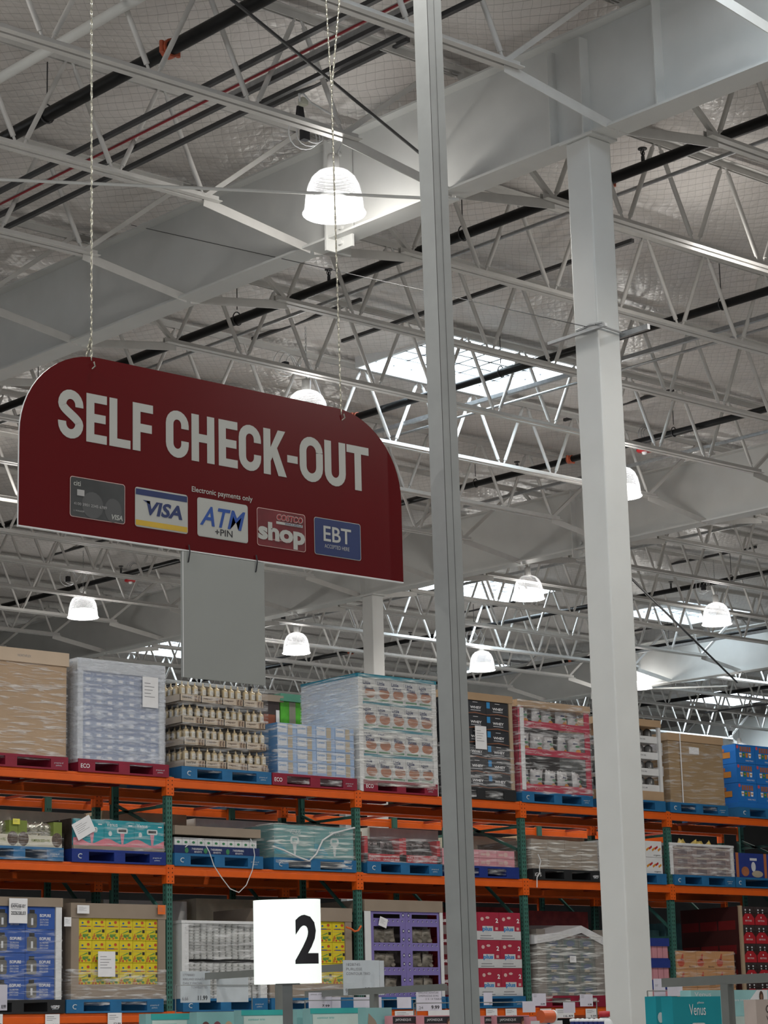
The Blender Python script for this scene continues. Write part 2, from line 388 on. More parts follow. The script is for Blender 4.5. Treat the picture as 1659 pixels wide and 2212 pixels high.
# ---------------------------------------------------------------- sprinkler pipes
def pipe(u, v0, v1, zrel, rad, label, hang=(), coup=(), heads=()):
    z = lambda v: zrel + EYE + .02 * v
    r = empty('sprinkler_pipe', (u, v0, z(v0)), label, 'pipe')
    MB().tube([(0, 0, 0), (0, v1 - v0, z(v1) - z(v0))], rad, BLACKPIPE, 14).build('pipe_run', r)
    for v in hang:
        y = v - v0; zz = z(v) - z(v0); top = ZR(v) - .1 - z(v)
        m = MB(); m.tube([(0, y, zz + rad + .07), (0, y, zz + top)], .006, DARK, 6)
        pts = [(rad * 1.15 * math.sin(t), y, zz + rad * 1.15 * math.cos(t) * (1.0 if math.cos(t) < 0 else 1.5)) for t in [2 * math.pi * i / 16 for i in range(16)]]
        m.tube(pts, .007, DARK, 6, closed=True); m.build('pipe_hanger', r)
    for v in coup:
        y = v - v0; zz = z(v) - z(v0)
        m = MB(); m.tube([(0, y - .04, zz - .0008), (0, y + .04, zz + .0008)], rad * 1.3, COUPL, 14); m.tube([(rad * 1.35, y, zz - .05), (rad * 1.35, y, zz + .05)], .02, COUPL, 8); m.tube([(-rad * 1.35, y, zz - .05), (-rad * 1.35, y, zz + .05)], .02, COUPL, 8); m.build('pipe_coupling', r)
    for v in heads:
        y = v - v0; zz = z(v) - z(v0) + rad; m = MB()
        m.lathe([(0, 0), (.018, 0), (.018, .05), (.01, .055), (.01, .10), (.0, .10)], (0, y, zz), DARK, 8)
        m.tube([(-.01, y, zz + .05), (-.028, y, zz + .085), (-.01, y, zz + .125)], .005, DARK, 5); m.tube([(.01, y, zz + .05), (.028, y, zz + .085), (.01, y, zz + .125)], .005, DARK, 5)
        m.lathe([(0, .125), (.045, .12), (.045, .13), (0, .132)], (0, y, zz), DARK, 12); m.build('sprinkler_head', r)
    return r
pipe(10.25, 6, 30, 7.75, .062, 'thick black pipe crossing the upper left corner before the near girder', (16.0, 20), (13.6 + .55,), ())
pipe(15.28, 6, 36, 7.75, .055, 'black pipe just behind the near girder', (19.8, 16.0, 24), (13.95,), (13.5, 18.15))
pipe(19.2, 6, 40, 7.75, .050, 'black pipe passing under the large skylight', (19.5, 15.9), (22.3,), ())
pipe(23.2, 6, 46, 7.75, .046, 'black pipe close before the second girder', (20.2, 24.2), (22.2, 27.5), (23.3, 33.6))
pipe(32.4, 18, 56, 7.75, .046, 'black pipe in the middle of the bay behind the second girder', (27, 34), (38,), (28.5, 36))
pipe(37.35, 22, 60, 7.75, .046, 'black pipe just before the third girder', (33, 38), (36,), (30,))
pipe(44.5, 24, 62, 7.75, .05, 'far black pipe beyond the third girder', (34,), (), ())
# white pipe, conduits and struts along the girders
def run(name, u, v0, v1, zrel, w, h, m, label, cat, round_=False):
    z = lambda v: zrel + EYE + .02 * v
    b = MB(); o_ = (u, v0, z(v0))
    if round_: b.tube([(0, 0, 0), (0, v1 - v0, z(v1) - z(v0))], w, m, 10)
    else: b.bar((0, 0, 0), (0, v1 - v0, z(v1) - z(v0)), w, h, m)
    return tag(b.build(name, loc=o_), label, cat)
run('water_pipe', 9.49, 6, 15.6, 7.75, .045, 0, WHITE, 'white pipe crossing the top left corner with a black hanger ring', 'pipe', True)
run('strut_channel', 10.73, 6, 20, 7.6, .041, .041, DARK, 'dark strut channel left of the chains, nearest the thick black pipe', 'strut')
run('cable_conduit', 10.95, 6, 20, 7.62, .012, .012, mat('red_cable', (.32, .03, .04), .5), 'thin red cable running along the dark struts at upper left', 'cable', True)
run('strut_channel', 11.08, 6, 20, 7.6, .041, .041, DARK, 'dark strut channel directly beside the red cable', 'strut')
run('cable_conduit', 11.0, 6, 20, 7.66, .016, .016, WHITE, 'white conduit running along the dark struts at upper left', 'conduit', True)
run('strut_channel', 11.32, 6, 19, 7.6, .041, .041, DARK, 'dark strut channel closest to the near girder at upper left', 'strut')
run('strut_channel', 11.2, 6, 14.6, 7.72, .06, .05, GALV, 'short bright strut channel above the near lamp', 'strut')
run('cable_conduit', 15.65, 6, 30, 7.75, .02, .02, GALV, 'thin steel conduit beside the pipe behind the near girder', 'conduit', True)
run('strut_channel', 17.2, 15.4, 20.2, 7.95, .041, .041, DARK, 'short dark strut hung above the hidden lamp behind the sign', 'strut')
run('strut_channel', 19.55, 8, 30, 7.6, .05, .05, GALV, 'long galvanised strut channel under the large skylight', 'strut')
run('cable_conduit', 19.9, 8, 30, 7.6, .018, .018, GALV, 'thin steel conduit beside the long strut under the skylight', 'conduit', True)
run('strut_channel', 23.7, 8, 25, 7.6, .041, .041, GALV, 'galvanised strut close before the second girder', 'strut')
run('strut_channel', 28.2, 12, 36, 7.6, .041, .041, GALV, 'galvanised strut just behind the second girder', 'strut')
run('strut_channel', 36.4, 14, 46, 7.5, .05, .05, GALV, 'galvanised strut before the third girder', 'strut')
# bracing rods
def rod(p, q, rad, m, label):
    p = Vector(p); return tag(MB().tube([(0, 0, 0), Vector(q) - p], rad, m, 8).build('bracing_rod', loc=p), label, 'rod')
rod(at_z(-40, 386, ZC(0) - .02), at_u(992, 431, U1 - .02), .016, WHITE, 'long thin white rod passing straight behind the near lamp')
rod(at_z(490, -10, ZC(0) + .1), at_u(930, 350, U1 - .02), .014, DARK, 'dark diagonal rod from the top edge down to the near girder')
rod(at_z(1340, 1490, ZC(0) - .05), at_u(1572, 1482, U3 - .02), .02, WHITE, 'thin white rod beside the far right lamp')
rod(at_z(1362, 1248, ZC(0)), at_u(1592, 1474, U3 - .02), .02, DARK, 'dark diagonal rod running down to the third girder')
# ---------------------------------------------------------------- lamps
LED = mat('led_disc', (1, .98, .94), .5, 0, 0, 5, emit=9)
def lamp_thing(u, v, z, label, cord=True, top=None):
    r = empty('high_bay_lamp', (u, v, z), label, 'lamp', 'domed high bay lamps')
    prof = [(.285, 0), (.28, .012), (.268, .03), (.262, .10), (.255, .17), (.235, .26), (.20, .335), (.15, .385), (.09, .41), (.05, .415)]
    MB().lathe(prof, (0, 0, 0), DOME, 32).build('lamp_shade', r)
    MB().tube([(.282 * math.cos(t), .282 * math.sin(t), .004) for t in [2 * math.pi * i / 32 for i in range(32)]], .006, DOME, 6, closed=True).build('rim', r)
    MB().lathe([(0, .06), (.17, .06), (.20, .10), (.20, .14), (0, .16)], (0, 0, 0), LED, 24).build('light_source', r)
    MB().lathe([(0, .41), (.052, .41), (.055, .42), (.055, .53), (.05, .56), (.02, .57), (0, .57)], (0, 0, 0), JOIST, 16).build('ballast_housing', r)
    m = MB(); ht = (top or .70)
    for i in range(int(ht / .05)):
        zc = .58 + i * .05; a = (i % 2) * math.pi / 2
        m.tube([(.011 * math.cos(t) * math.cos(a), .011 * math.cos(t) * math.sin(a), zc + .03 * math.sin(t) + .025) for t in [2 * math.pi * q / 8 for q in range(8)]], .0035, GALV, 4, closed=True)
    m.build('hanging_chain', r)
    m = MB(); random.seed(int(u * 10))
    for q in range(3):
        rr = .10 + .03 * q; cx = -.22 - .04 * q
        m.tube([(cx + rr * math.cos(t), .03 * q + .02 * math.sin(2 * t), .72 + rr * math.sin(t)) for t in [2 * math.pi * i / 18 for i in range(18)]], .006, WHITEB, 5, closed=True)
    m.tube([(-.1, 0, .72), (.0, .02, .85), (.1, .0, .7), (.06, 0, .6), (.03, 0, .55)], .006, WHITEB, 5)
    m.box((-.36, -.03, .62), (-.29, .03, .72), INK); m.build('power_cord', r)
    return r
LAMPS = [(12.42, 14.66, 'nearest glowing domed lamp, hanging before the near girder above the sign'),
         (16.95, 20.6, 'domed lamp half hidden behind the top edge of the red sign'),
         (22.95, 21.0, 'domed lamp mostly hidden behind the big white column'),
         (27.68, 27.64, 'domed lamp between the grey post and the big column, below the second girder'),
         (32.42, 27.43, 'domed lamp at far right above the cardboard box pallet'),
         (28.32, 34.88, 'domed lamp above the green box, right of the blank white panel'),
         (22.59, 33.91, 'domed lamp at far left under the red sign'),
         (32.95, 34.37, 'domed lamp immediately right of the grey post, above the whey pallet'),
         (37.75, 34.3, 'domed lamp peeking out right of the big column near its lower half'),
         (44.2, 36.9, 'small distant domed lamp above the blue snack pallet at far right'),
         (31.6, 40.2, 'distant domed lamp just above the green box')]
def lamp_lights(u, v, z, up=LAMP_UP):
    for kind, en in (('SPOT', LAMP_W), ('POINT', up)):
        ld = D.lights.new('lamp_light', kind); ld.energy = en; ld.color = LAMP_COL; ld.shadow_soft_size = .14
        if kind == 'SPOT': ld.spot_size = R(158); ld.spot_blend = .5
        lo = D.objects.new('lamp_light', ld); C.objects.link(lo); lo.location = (u, v, z)
lp = None
for i, (u, v, lab) in enumerate(LAMPS):
    z = 6.95 + EYE + .02 * v
    if i == 9: z -= 1.0
    if i == 10: z -= .55
    if lp is None: lp = lamp_thing(u, v, z, lab)
    else:
        o = tree(lp); o.location = (u, v, z); o['label'] = lab
    o = MB().bar((0, -1.05, 0), (0, 1.05, .042), .041, .041, DARK).build('strut_channel', loc=(u, v, z + 1.30)); tag(o, 'short dark strut carrying the ' + ' '.join(lab.replace(',', '').split()[:9]), 'strut')
    lamp_lights(u, v, z + .03)
# lamps of the same grid beyond the frame (their light only reaches in)
for u, v in ((7.2, 8.2), (12.4, 8.2), (17, 8.4), (2, 8), (7.2, 14.6), (2, 14.6), (17, 14.2), (22.5, 27.4), (17, 27.4), (2, 2), (8, 2), (14, 2), (22.6, 14.4), (7, 21), (28, 21)):
    lamp_lights(u, v, 6.98 + EYE + .02 * v, LAMP_UP * .5)
#SPLIT2
# ================================================================= RED SIGN
SV = 8.96; SE = EYE
RED = mat('glossy_red_sign', (.098, .0012, .0025), .25, 0, .03, 3, spec=.32)
LET = mat('white_vinyl_letters', (.42, .43, .41), .4, 0, .02, 5)
sign = empty('hanging_sign', (5.6, SV, 2.42 + SE), 'red hanging sign reading SELF CHECK-OUT with five payment card pictures', 'sign')
def arc(cx, cz, r, a0, a1, n=14): return [(cx + r * math.cos(R(a0 + (a1 - a0) * i / n)), cz + r * math.sin(R(a0 + (a1 - a0) * i / n))) for i in range(n + 1)]
out = [(0, 0), (2.42, 0)] + arc(1.97, .45, .45, 0, 90) + arc(.45, .45, .45, 90, 180)
m = MB(); n = len(out); th = .012
m.add([(p[0], -th / 2, p[1]) for p in out], [tuple(range(n))], RED); m.add([(p[0], th / 2, p[1]) for p in out], [tuple(range(n))[::-1]], RED)
vs = [(p[0], -th / 2, p[1]) for p in out] + [(p[0], th / 2, p[1]) for p in out]
m.add(vs, [(i, (i + 1) % n, n + (i + 1) % n, n + i)[::-1] for i in range(n)], WHITEB); m.build('sign_board', sign)
# edge rail along the bottom
MB().box((0, -th / 2 - .002, -.006), (2.42, th / 2 + .002, 0), WHITEB).build('bottom_rail', sign)
# block letters drawn by hand
def strip(cl, w):   # thick stroke along centre line (x,z)
    L_, R_ = [], []
    for i, p in enumerate(cl):
        a = cl[max(0, i - 1)]; b = cl[min(len(cl) - 1, i + 1)]; dx, dz = b[0] - a[0], b[1] - a[1]; l = math.hypot(dx, dz) or 1
        L_.append((p[0] - dz / l * w / 2, p[1] + dx / l * w / 2)); R_.append((p[0] + dz / l * w / 2, p[1] - dx / l * w / 2))
    return L_, R_
def letter(mb, ch, x, w, z, h, y, mt):
    s = .19 * h; rc = lambda a, b, c, d: mb.front(x + a * w, x + b * w, z + c * h, z + d * h, y, mt); sw = s / w; st = .175
    def st_(cl):
        L_, R_ = strip(cl, s)
        for i in range(len(cl) - 1): mb.poly([L_[i], R_[i], R_[i + 1], L_[i + 1]][::-1], y, mt)
    rx = (w - s) / 2; cx = x + w / 2; rz = min(rx * 1.05, (h - s) / 2)
    zt = z + h - s / 2 - rz; zb = z + s / 2 + rz
    el = lambda cz, a0, a1, n=10, rzz=None: [(cx + rx * math.cos(R(a0 + (a1 - a0) * i / n)), cz + (rzz or rz) * math.sin(R(a0 + (a1 - a0) * i / n))) for i in range(n + 1)]
    if ch == 'E': rc(0, sw, 0, 1); rc(sw, 1, 0, st); rc(sw, 1, 1 - st, 1); rc(sw, .94, .42, .42 + st)
    if ch == 'L': rc(0, sw, 0, 1); rc(sw, 1, 0, st)
    if ch == 'F': rc(0, sw, 0, 1); rc(sw, 1, 1 - st, 1); rc(sw, .94, .40, .40 + st)
    if ch == 'H': rc(0, sw, 0, 1); rc(1 - sw, 1, 0, 1); rc(sw, 1 - sw, .42, .42 + st)
    if ch == 'T': rc(.5 - sw / 2, .5 + sw / 2, 0, 1 - st); rc(0, 1, 1 - st, 1)
    if ch == '-': rc(0, 1, .34, .34 + .16)
    if ch == 'K':
        rc(0, sw, 0, 1); P = lambda a, b: (x + a * w, z + b * h)
        mb.poly([P(sw, .36), P(sw + .02, .62), P(.68, 1), P(.98, 1)][::1][::-1][::-1], y, mt) if False else None
        mb.poly([P(sw, .30), P(1.0, 1), P(.66, 1), P(sw, .60)], y, mt); mb.poly([P(.66, 0), P(1.04, 0), P(.60, .62), P(.38, .42)], y - .0008, mt)
    if ch == 'O': st_(el(zt, 0, 180) + el(zb, 180, 360) + [(cx + rx, zt)])
    if ch == 'U': st_([(cx - rx, z + h), (cx - rx, zb)] + el(zb, 180, 360)[1:] + [(cx + rx, z + h)])
    if ch == 'C': st_([(cx + rx, z + h * .63)] + el(zt, 0, 180) + el(zb, 180, 360) + [(cx + rx, z + h * .37)])
    if ch == 'S':
        q = [(cx + rx, z + h * .66)] + el(zt, 0, 180)
        q += [(cx - rx * (1 - t) * 1 + rx * t, zt + (zb - zt) * t + .0 * h) for t in ()]
        a, b = (cx - rx, zt), (cx + rx, zb)
        for i in range(1, 10):
            t = i / 10; q.append((a[0] + (b[0] - a[0]) * (t * t * (3 - 2 * t)), a[1] + (b[1] - a[1]) * t))
        q += el(zb, 360, 180) + [(cx - rx, z + h * .34)]
        st_(q)
m = MB(); yy = -th / 2 - .0015
for ch, a, b in (('S', 225, 328), ('E', 338, 422), ('L', 430, 516), ('F', 523, 606), ('C', 655, 748), ('H', 757, 850), ('E', 865, 942), ('C', 945, 1035), ('K', 1043, 1132), ('-', 1137, 1180), ('O', 1186, 1280), ('U', 1285, 1370), ('T', 1373, 1462)):
    ua = at_v(a / 1.8433, 940, SV).x - 5.6; ub = at_v(b / 1.8433, 940, SV).x - 5.6
    zz = 2.885 - 2.42
    ua += .003; letter(m, ch, ua, ub - ua, zz, .245, yy, LET)
o = m.build('lettering', sign); o['label'] = 'white SELF CHECK-OUT letters'
def rrect(x0, x1, z0, z1, r):
    return arc(x1 - r, z0 + r, r, -90, 0, 4) + arc(x1 - r, z1 - r, r, 0, 90, 4) + arc(x0 + r, z1 - r, r, 90, 180, 4) + arc(x0 + r, z0 + r, r, 180, 270, 4)
NAVY = mat('navy_print', (.02, .035, .12), .35); BLUEP = mat('blue_print', (.02, .07, .30), .35); GOLDP = mat('gold_print', (.55, .36, .04), .35)
CGREY = mat('card_grey', (.055, .058, .06), .3, 0, .2, 6); CG2 = mat('card_grey_light', (.09, .092, .095), .3); CRED = mat('card_dark_red', (.14, .02, .025), .3, 0, .3, 8); SILV = mat('chip_silver', (.45, .45, .45), .3, .3); PINK = mat('pale_pink_edge', (.62, .42, .40), .4)
Z0 = .08; H = .20; W = .32
def card(i, edge, face, lab):
    x = .285 + i * .379; m = MB()
    m.poly(rrect(x, x + W, Z0, Z0 + H, .014), yy - .0005, edge); m.poly(rrect(x + .003, x + W - .003, Z0 + .003, Z0 + H - .003, .012), yy - .001, face); return m, x
y2 = yy - .0016; y3 = yy - .0022
m, x = card(0, PINK, CGREY, '')
m.disc(x + .13, Z0 + .07, y2, .062, CG2, .066, 20); m.disc(x + .25, Z0 + .06, y2, .05, CG2, .06, 20)
m.text('citi', x + .02, Z0 + .155, .024, y3, LET, bold=.01); m.box((x + .04, y3 - .0002, Z0 + .108), (x + .082, y3, Z0 + .138), SILV); m.text('4100 3901 2345 6789', x + .022, Z0 + .06, .014, y3, SILV, w=.19); m.text('L WALKER', x + .022, Z0 + .028, .008, y3, SILV, w=.06); m.text('VISA', x + .235, Z0 + .015, .026, y3, LET, w=.07, bold=.02, shear=.2)
m.build('payment_card', sign)['label'] = 'dark grey payment card picture'
m, x = card(1, LET, LET, '')
m.front(x + .004, x + W - .004, Z0 + H - .038, Z0 + H - .008, y2, NAVY); m.front(x + .004, x + W - .004, Z0 + .008, Z0 + .035, y2, GOLDP)
m.text('VISA', x + .05, Z0 + .066, .072, y3, NAVY, w=.235, bold=.035, shear=.25); m.poly([(x + .045, Z0 + .138), (x + .09, Z0 + .138), (x + .09, Z0 + .12)], y3, NAVY)
m.build('payment_card', sign)['label'] = 'white, navy and gold payment card picture'
m, x = card(2, LET, LET, ''); m.text('ATM', x + .015, Z0 + .06, .10, y3, BLUEP, w=.26, bold=.018, shear=.28); m.text('+PIN', x + .11, Z0 + .018, .034, y3, INK, w=.11, bold=.01)
m.build('payment_card', sign)['label'] = 'white card picture with blue ATM letters'
m, x = card(3, PINK, CRED, ''); m.text('COSTCO', x + .125, Z0 + .148, .034, y3, LET, w=.175, bold=.05, shear=.15); m.text('COSTCO', x + .128, Z0 + .151, .028, y3 - .0006, mat('costco_red', (.4, .01, .02), .4), w=.168, bold=.012, shear=.15)
m.front(x + .125, x + .30, Z0 + .128, Z0 + .142, y3, LET); m.text('WHOLESALE', x + .18, Z0 + .13, .011, y3 - .0006, NAVY, w=.115, bold=.02, shear=.15)
m.text('shop', x + .005, Z0 + .006, .125, y3 - .001, LET, w=.31, bold=.045)
m.text('not redeemable for cash', x + .075, Z0 + .038, .008, y3 - .002, PINK, w=.13)
m.build('payment_card', sign)['label'] = 'dark red card picture reading shop'
m, x = card(4, LET, NAVY, ''); m.text('EBT', x + .062, Z0 + .078, .082, y3, LET, w=.19, bold=.012); m.text('ACCEPTED HERE', x + .068, Z0 + .042, .02, y3, LET, w=.17)
m.build('payment_card', sign)['label'] = 'navy card picture reading EBT'
m = MB(); m.text('Electronic payments only', 1.01, .295, .036, yy - .0005, LET, w=.385, bold=.012); m.build('small_lettering', sign)
# blank panel hooked under the sign
pan = empty('blank_panel', (6.55, SV, 1.78 + SE), 'blank pale grey rectangular panel hooked under the red sign', 'panel')
MB().box((0, -.008, 0), (.515, .008, .63), mat('pale_grey_panel', (.29, .305, .295), .5, 0, .02, 4)).build('board', pan)
MB().box((0, -.0095, 0), (.004, -.008, .63), WHITEB).build('edge_trim', pan)
for x, z in ((.035, .61), (.46, .61)):
    MB().tube([(x, -.014, z + .055), (x + .004, -.018, z + .02), (x - .002, -.013, z - .03), (x, 0, z - .035)], .0035, INK, 6).build('hook', pan)
def chain(p0, p1, name_lab, link=.036, r=.0038, w=.0085):
    p0 = Vector(p0); p1 = Vector(p1); L_ = (p1 - p0).length; n = int(L_ / (link * .78)); d = (p1 - p0).normalized()
    a = d.cross(Vector((0, 1, 0))).normalized(); b = d.cross(a); m = MB()
    for i in range(n):
        c = d * (L_ * (i + .5) / n); e = (a if i % 2 else b); e = (e * .8 + (b if i % 2 else a) * .6).normalized()
        m.tube([c + e * (w * math.cos(t)) + d * (link / 2 * math.sin(t)) for t in [2 * math.pi * q / 10 for q in range(10)]], r, CHAIN, 5, closed=True)
    return tag(m.build('sign_chain', loc=p0), name_lab, 'chain')
chain((6.01, SV, 3.30 + SE), (6.0, SV, 5.45 + SE), 'steel chain holding the left end of the red sign')
pk = at_v(716, 195, SV)
chain((7.61, SV, 3.29 + SE), pk, 'steel chain holding the right end of the red sign')
chain(pk, at_v(703, -20, SV), 'left strand of the forked chain above the near lamp'); chain(pk, at_v(735, -20, SV), 'right strand of the forked chain above the near lamp')
chain((5.985, SV + .01, 3.31 + SE), (6.005, SV, 3.42 + SE), 'short spare length of chain at the left end of the sign')
for x, lab in ((6.01, 'steel hook through the left hole of the red sign'), (7.61, 'steel hook through the right hole of the red sign')):
    o = MB().tube([(0, -.02, -.02), (.008, -.022, -.04), (0, 0, -.055), (-.008, .02, -.04), (0, .02, .0), (0, 0, .03)], .004, CHAIN, 6).build('sign_hook', loc=(x, SV, 3.31 + SE)); tag(o, lab, 'hook')
# ================================================================= LANE LIGHT
c = at_d(622, 2125, 8.5); dr = (at_d(694, 2125, 8.5) - at_d(548, 2125, 8.5)); ang = math.atan2(dr.y, dr.x)
ll = empty('lane_light', (c.x, c.y, 0), 'lit white lane lantern with a black number 2 on a grey pole', 'lantern', rz=ang)
zb = c.z; A, B = .1265, .05; Hh = .309
LIT = mat('lit_white_plastic', (.90, .97, .92), .4, 0, 0, 4, emit=.62)
n = 40; ring = [(A * math.copysign(abs(math.cos(2 * math.pi * i / n)) ** .55, math.cos(2 * math.pi * i / n)), B * math.copysign(abs(math.sin(2 * math.pi * i / n)) ** 1, math.sin(2 * math.pi * i / n))) for i in range(n)]
m = MB(); m.add([(x, y, zb) for x, y in ring] + [(x, y, zb + Hh) for x, y in ring], [(i, (i + 1) % n, n + (i + 1) % n, n + i) for i in range(n)] + [tuple(range(n))[::-1], tuple(range(n, 2 * n))], LIT)
m.build('lantern_body', ll)
vs, fs, asp = text_geo('2', .035); P = []
bm = bmesh.new(); bv = [bm.verts.new((x, y, 0)) for x, y in vs]
for f in fs: bm.faces.new([bv[k] for k in f])
bmesh.ops.triangulate(bm, faces=bm.faces[:])
for _ in range(4): bmesh.ops.subdivide_edges(bm, edges=[e for e in bm.edges if e.calc_length() > .06], cuts=1)
bmesh.ops.triangulate(bm, faces=bm.faces[:])
bm.verts.index_update(); vs = [(q.co.x, q.co.y) for q in bm.verts]; fs = [tuple(q.index for q in f.verts) for f in bm.faces]; bm.free()
for x, y in vs:
    px = .031 + x * .086; P.append((px, -B * math.sqrt(max(0, 1 - (min(abs(px), A * .999) / A) ** 3.6)) - .0015, zb + .070 + y * .180))
MB().add(P, fs, INK).build('number', ll)
PG = mat('pole_grey', (.17, .175, .17), .4, .2)
MB().box((-.02, -.02, 0), (.016, .016, zb), PG).build('pole', ll); MB().box((-.045, -.03, zb - .004), (.045, .03, zb), DARK).build('mount', ll)
MB().lathe([(0, 0), (.18, 0), (.18, .02), (0, .03)], (0, 0, 0), DARK, 24).build('base', ll)
# ================================================================= RACKS
VF = 19.9; PITCHU = 2.65; UU = [14.37 + PITCHU * i for i in range(-1, 5)]
LV = [.385 + EYE, 1.908 + EYE, 2.842 + EYE]   # beam tops
def upright(x, y, h, front=True):
    m = MB(); m.box((x - .038, y, 0), (x + .038, y + .07, h), GREEN)
    z = .1
    while z < h - .1:
        for s in (-1, 1):
            m.add([(x + s * .016 - .006, y - .001, z + .016), (x + s * .016 - .004, y - .001, z - .012), (x + s * .016 + .004, y - .001, z - .012), (x + s * .016 + .006, y - .001, z + .016)], [(0, 1, 2, 3)], HOLE)
        if front: m.add([(x - .039, y + .04, z + .01), (x - .039, y + .03, z + .01), (x - .039, y + .03, z - .01), (x - .039, y + .04, z - .01)], [(0, 3, 2, 1)], HOLE)
        z += .0508
    return m
RN = {0: 'front rack', 1: 'rear rack'}
for row, v in ((0, VF), (1, 21.25)):
    for i, u in enumerate(UU):
        r = empty('rack_frame', (u, v, 0), 'green perforated upright frame of the %s, %s from the left' % (RN[row], ORD[i]), 'rack frame')
        upright(0, 0, LV[2] + .02).build('upright', r); upright(0, 1.0, LV[2] + .02, False).build('upright', r)
        for z0, z1 in ((.3, 1.2), (1.2, 2.1), (2.1, 3.0), (3.0, 3.9), (3.9, 4.4)):
            MB().bar((.0, .05, z0), (.0, 1.02, z1 - .1), .03, .03, GREEN).build('brace', r)
        MB().bar((0, .05, 2.9), (0, 1.02, 2.9), .03, .03, GREEN).build('brace', r); MB().bar((0, .05, 4.2), (0, 1.02, 4.2), .03, .03, GREEN).build('brace', r)
LN = ['bottom', 'middle', 'top']
for row, v in ((0, VF), (0, VF + .99), (1, 21.25), (1, 22.24)):
    for li, z in enumerate(LV):
        for i in range(5):
            L_ = PITCHU - .078; side_ = 'front' if v in (VF, 21.25) else 'back'
            r = empty('shelf_beam', (UU[i] + .039, v, z), 'orange %s beam of the %s, %s level, %s bay from left' % (side_, RN[row], LN[li], ORD[i]), 'shelf beam')
            yo = -.012 if side_ == 'front' else .045
            MB().box((.0, yo, -.10), (L_, yo + .05, -.03), ORANGE).box((0, yo, -.03), (L_, yo + .035, 0), ORANGE).build('beam', r, bevel=.006)
            for x0, x1 in ((-.039, .012), (L_ - .012, L_ + .038)):
                m = MB().box((x0, yo - .006, -.19), (x1, yo + .03 + (.05 if side_ == 'front' else 0), .008), ORANGE)
                for q in range(4): m.disc((x0 + x1) / 2, -.03 - .045 * q, yo - .0075, .006, HOLE, .008, 8)
                m.build('beam_connector', r)
    # cross bars
for row, v in ((0, VF), (1, 21.25)):
    for li, z in enumerate(LV):
        for i in range(5):
            for k in range(3):
                x = UU[i] + PITCHU * (k + .7) / 3.4
                o = MB().box((-.02, 0, -.03), (.02, 1.0, -.005), mat('red_brown_crossbar', (.25, .03, .012), .5)).build('cross_bar', loc=(x, v + .03, z)); tag(o, 'cross bar under the %s shelf of the %s, %s bay, %s one' % (LN[li], RN[row], ORD[i], ORD[k]), 'cross bar')
# ---------------------------------------------------------------- pallets
PC = {'red': mat('red_pallet', (.24, .012, .035), .45, 0, .1, 6), 'blue': mat('blue_pallet', (.015, .13, .30), .5, 0, .12, 6), 'navy': mat('dark_blue_pallet', (.01, .03, .20), .45, 0, .1, 6), 'black': mat('black_pallet', (.015, .016, .018), .5, 0, .1, 6), 'wood': mat('pallet_wood', (.35, .24, .14), .7, 0, .2, 8)}
MARK = mat('pallet_stencil', (.55, .60, .66), .6)
def pallet(u0, u1, z, colour, label, v=VF - .03, dv=1.03, mark=None):
    m_ = PC[colour]; r = empty('pallet', (u0, v, z), label, 'pallet'); w = u1 - u0; h = .135
    MB().box((0, 0, h - .025), (w, dv, h), m_).build('top_deck', r)
    MB().box((0, 0, 0), (w, .1, .018), m_).box((0, dv - .1, 0), (w, dv, .018), m_).box((0, dv / 2 - .07, 0), (w, dv / 2 + .07, .018), m_).build('bottom_deck', r)
    bw = min(.21, w * .19); xs = ((0, bw), (w / 2 - .07, w / 2 + .07), (w - bw, w))
    for i, (a, b) in enumerate(xs):
        m = MB().box((a, .001, .018), (b, dv - .001, h - .025), m_)
        if mark and i in (0, 2):
            if mark == 'C' and i == 0:
                m.tube([((a + b) / 2 + .028 * math.cos(R(t)), -.001, .062 + .022 * math.sin(R(t))) for t in range(50, 320, 30)], .0055, MARK, 5)
            elif i == 0: m.text(mark, a + .03, .04, .045, -.001, PAPER, w=.11, bold=.01)
            else: m.text('property of', a + .04, .06, .02, -.001, MARK, w=.11); m.text('pallets', a + .06, .035, .018, -.001, MARK, w=.07)
        if mark == 'iGPS' and i == 2: m.text('iGPS', a + .05, .05, .03, -.001, PAPER, w=.09, bold=.02)
        m.build('block', r)
    return r
def film(u0, u1, z0, z1, v0, v1, label, fm=FILM, amp=.006, seed=1):
    # a wrapped skin with wrinkles around the load (front and left side and right side)
    from mathutils import noise
    per = []; nx = max(6, int((u1 - u0) / .06)); ny = max(5, int((v1 - v0) / .08))
    for i in range(ny): per.append((u0, v1 + (v0 - v1) * i / ny, -1, 0))
    for i in range(nx): per.append((u0 + (u1 - u0) * i / nx, v0, 0, -1))
    for i in range(ny + 1): per.append((u1, v0 + (v1 - v0) * i / ny, 1, 0))
    nz = max(5, int((z1 - z0) / .05)); vs = []; n = len(per)
    for k in range(nz + 1):
        z = z0 + (z1 - z0) * k / nz
        for (x, y, nx_, ny_) in per:
            d = amp * (1 + noise.noise(Vector((x * 4 + seed, y * 4, z * 16)))) + .004
            dz = .012 * noise.noise(Vector((x * 5, y * 5, seed))) if k in (0, nz) else 0
            vs.append((x - u0 + nx_ * d, y - v0 + ny_ * d, z - z0 + dz))
    fs = [(k * n + i, k * n + i + 1, (k + 1) * n + i + 1, (k + 1) * n + i) for k in range(nz) for i in range(n - 1)]
    o = MB().add(vs, fs, fm, True).build('stretch_wrap', loc=(u0, v0, z0)); tag(o, label, 'plastic wrap'); return o
def frontx(xl, xr, yb, v=VF): return at_v(xl, yb, v).x, at_v(xr, yb, v).x
def zof(x, y, v=VF): return at_v(x, y, v).z
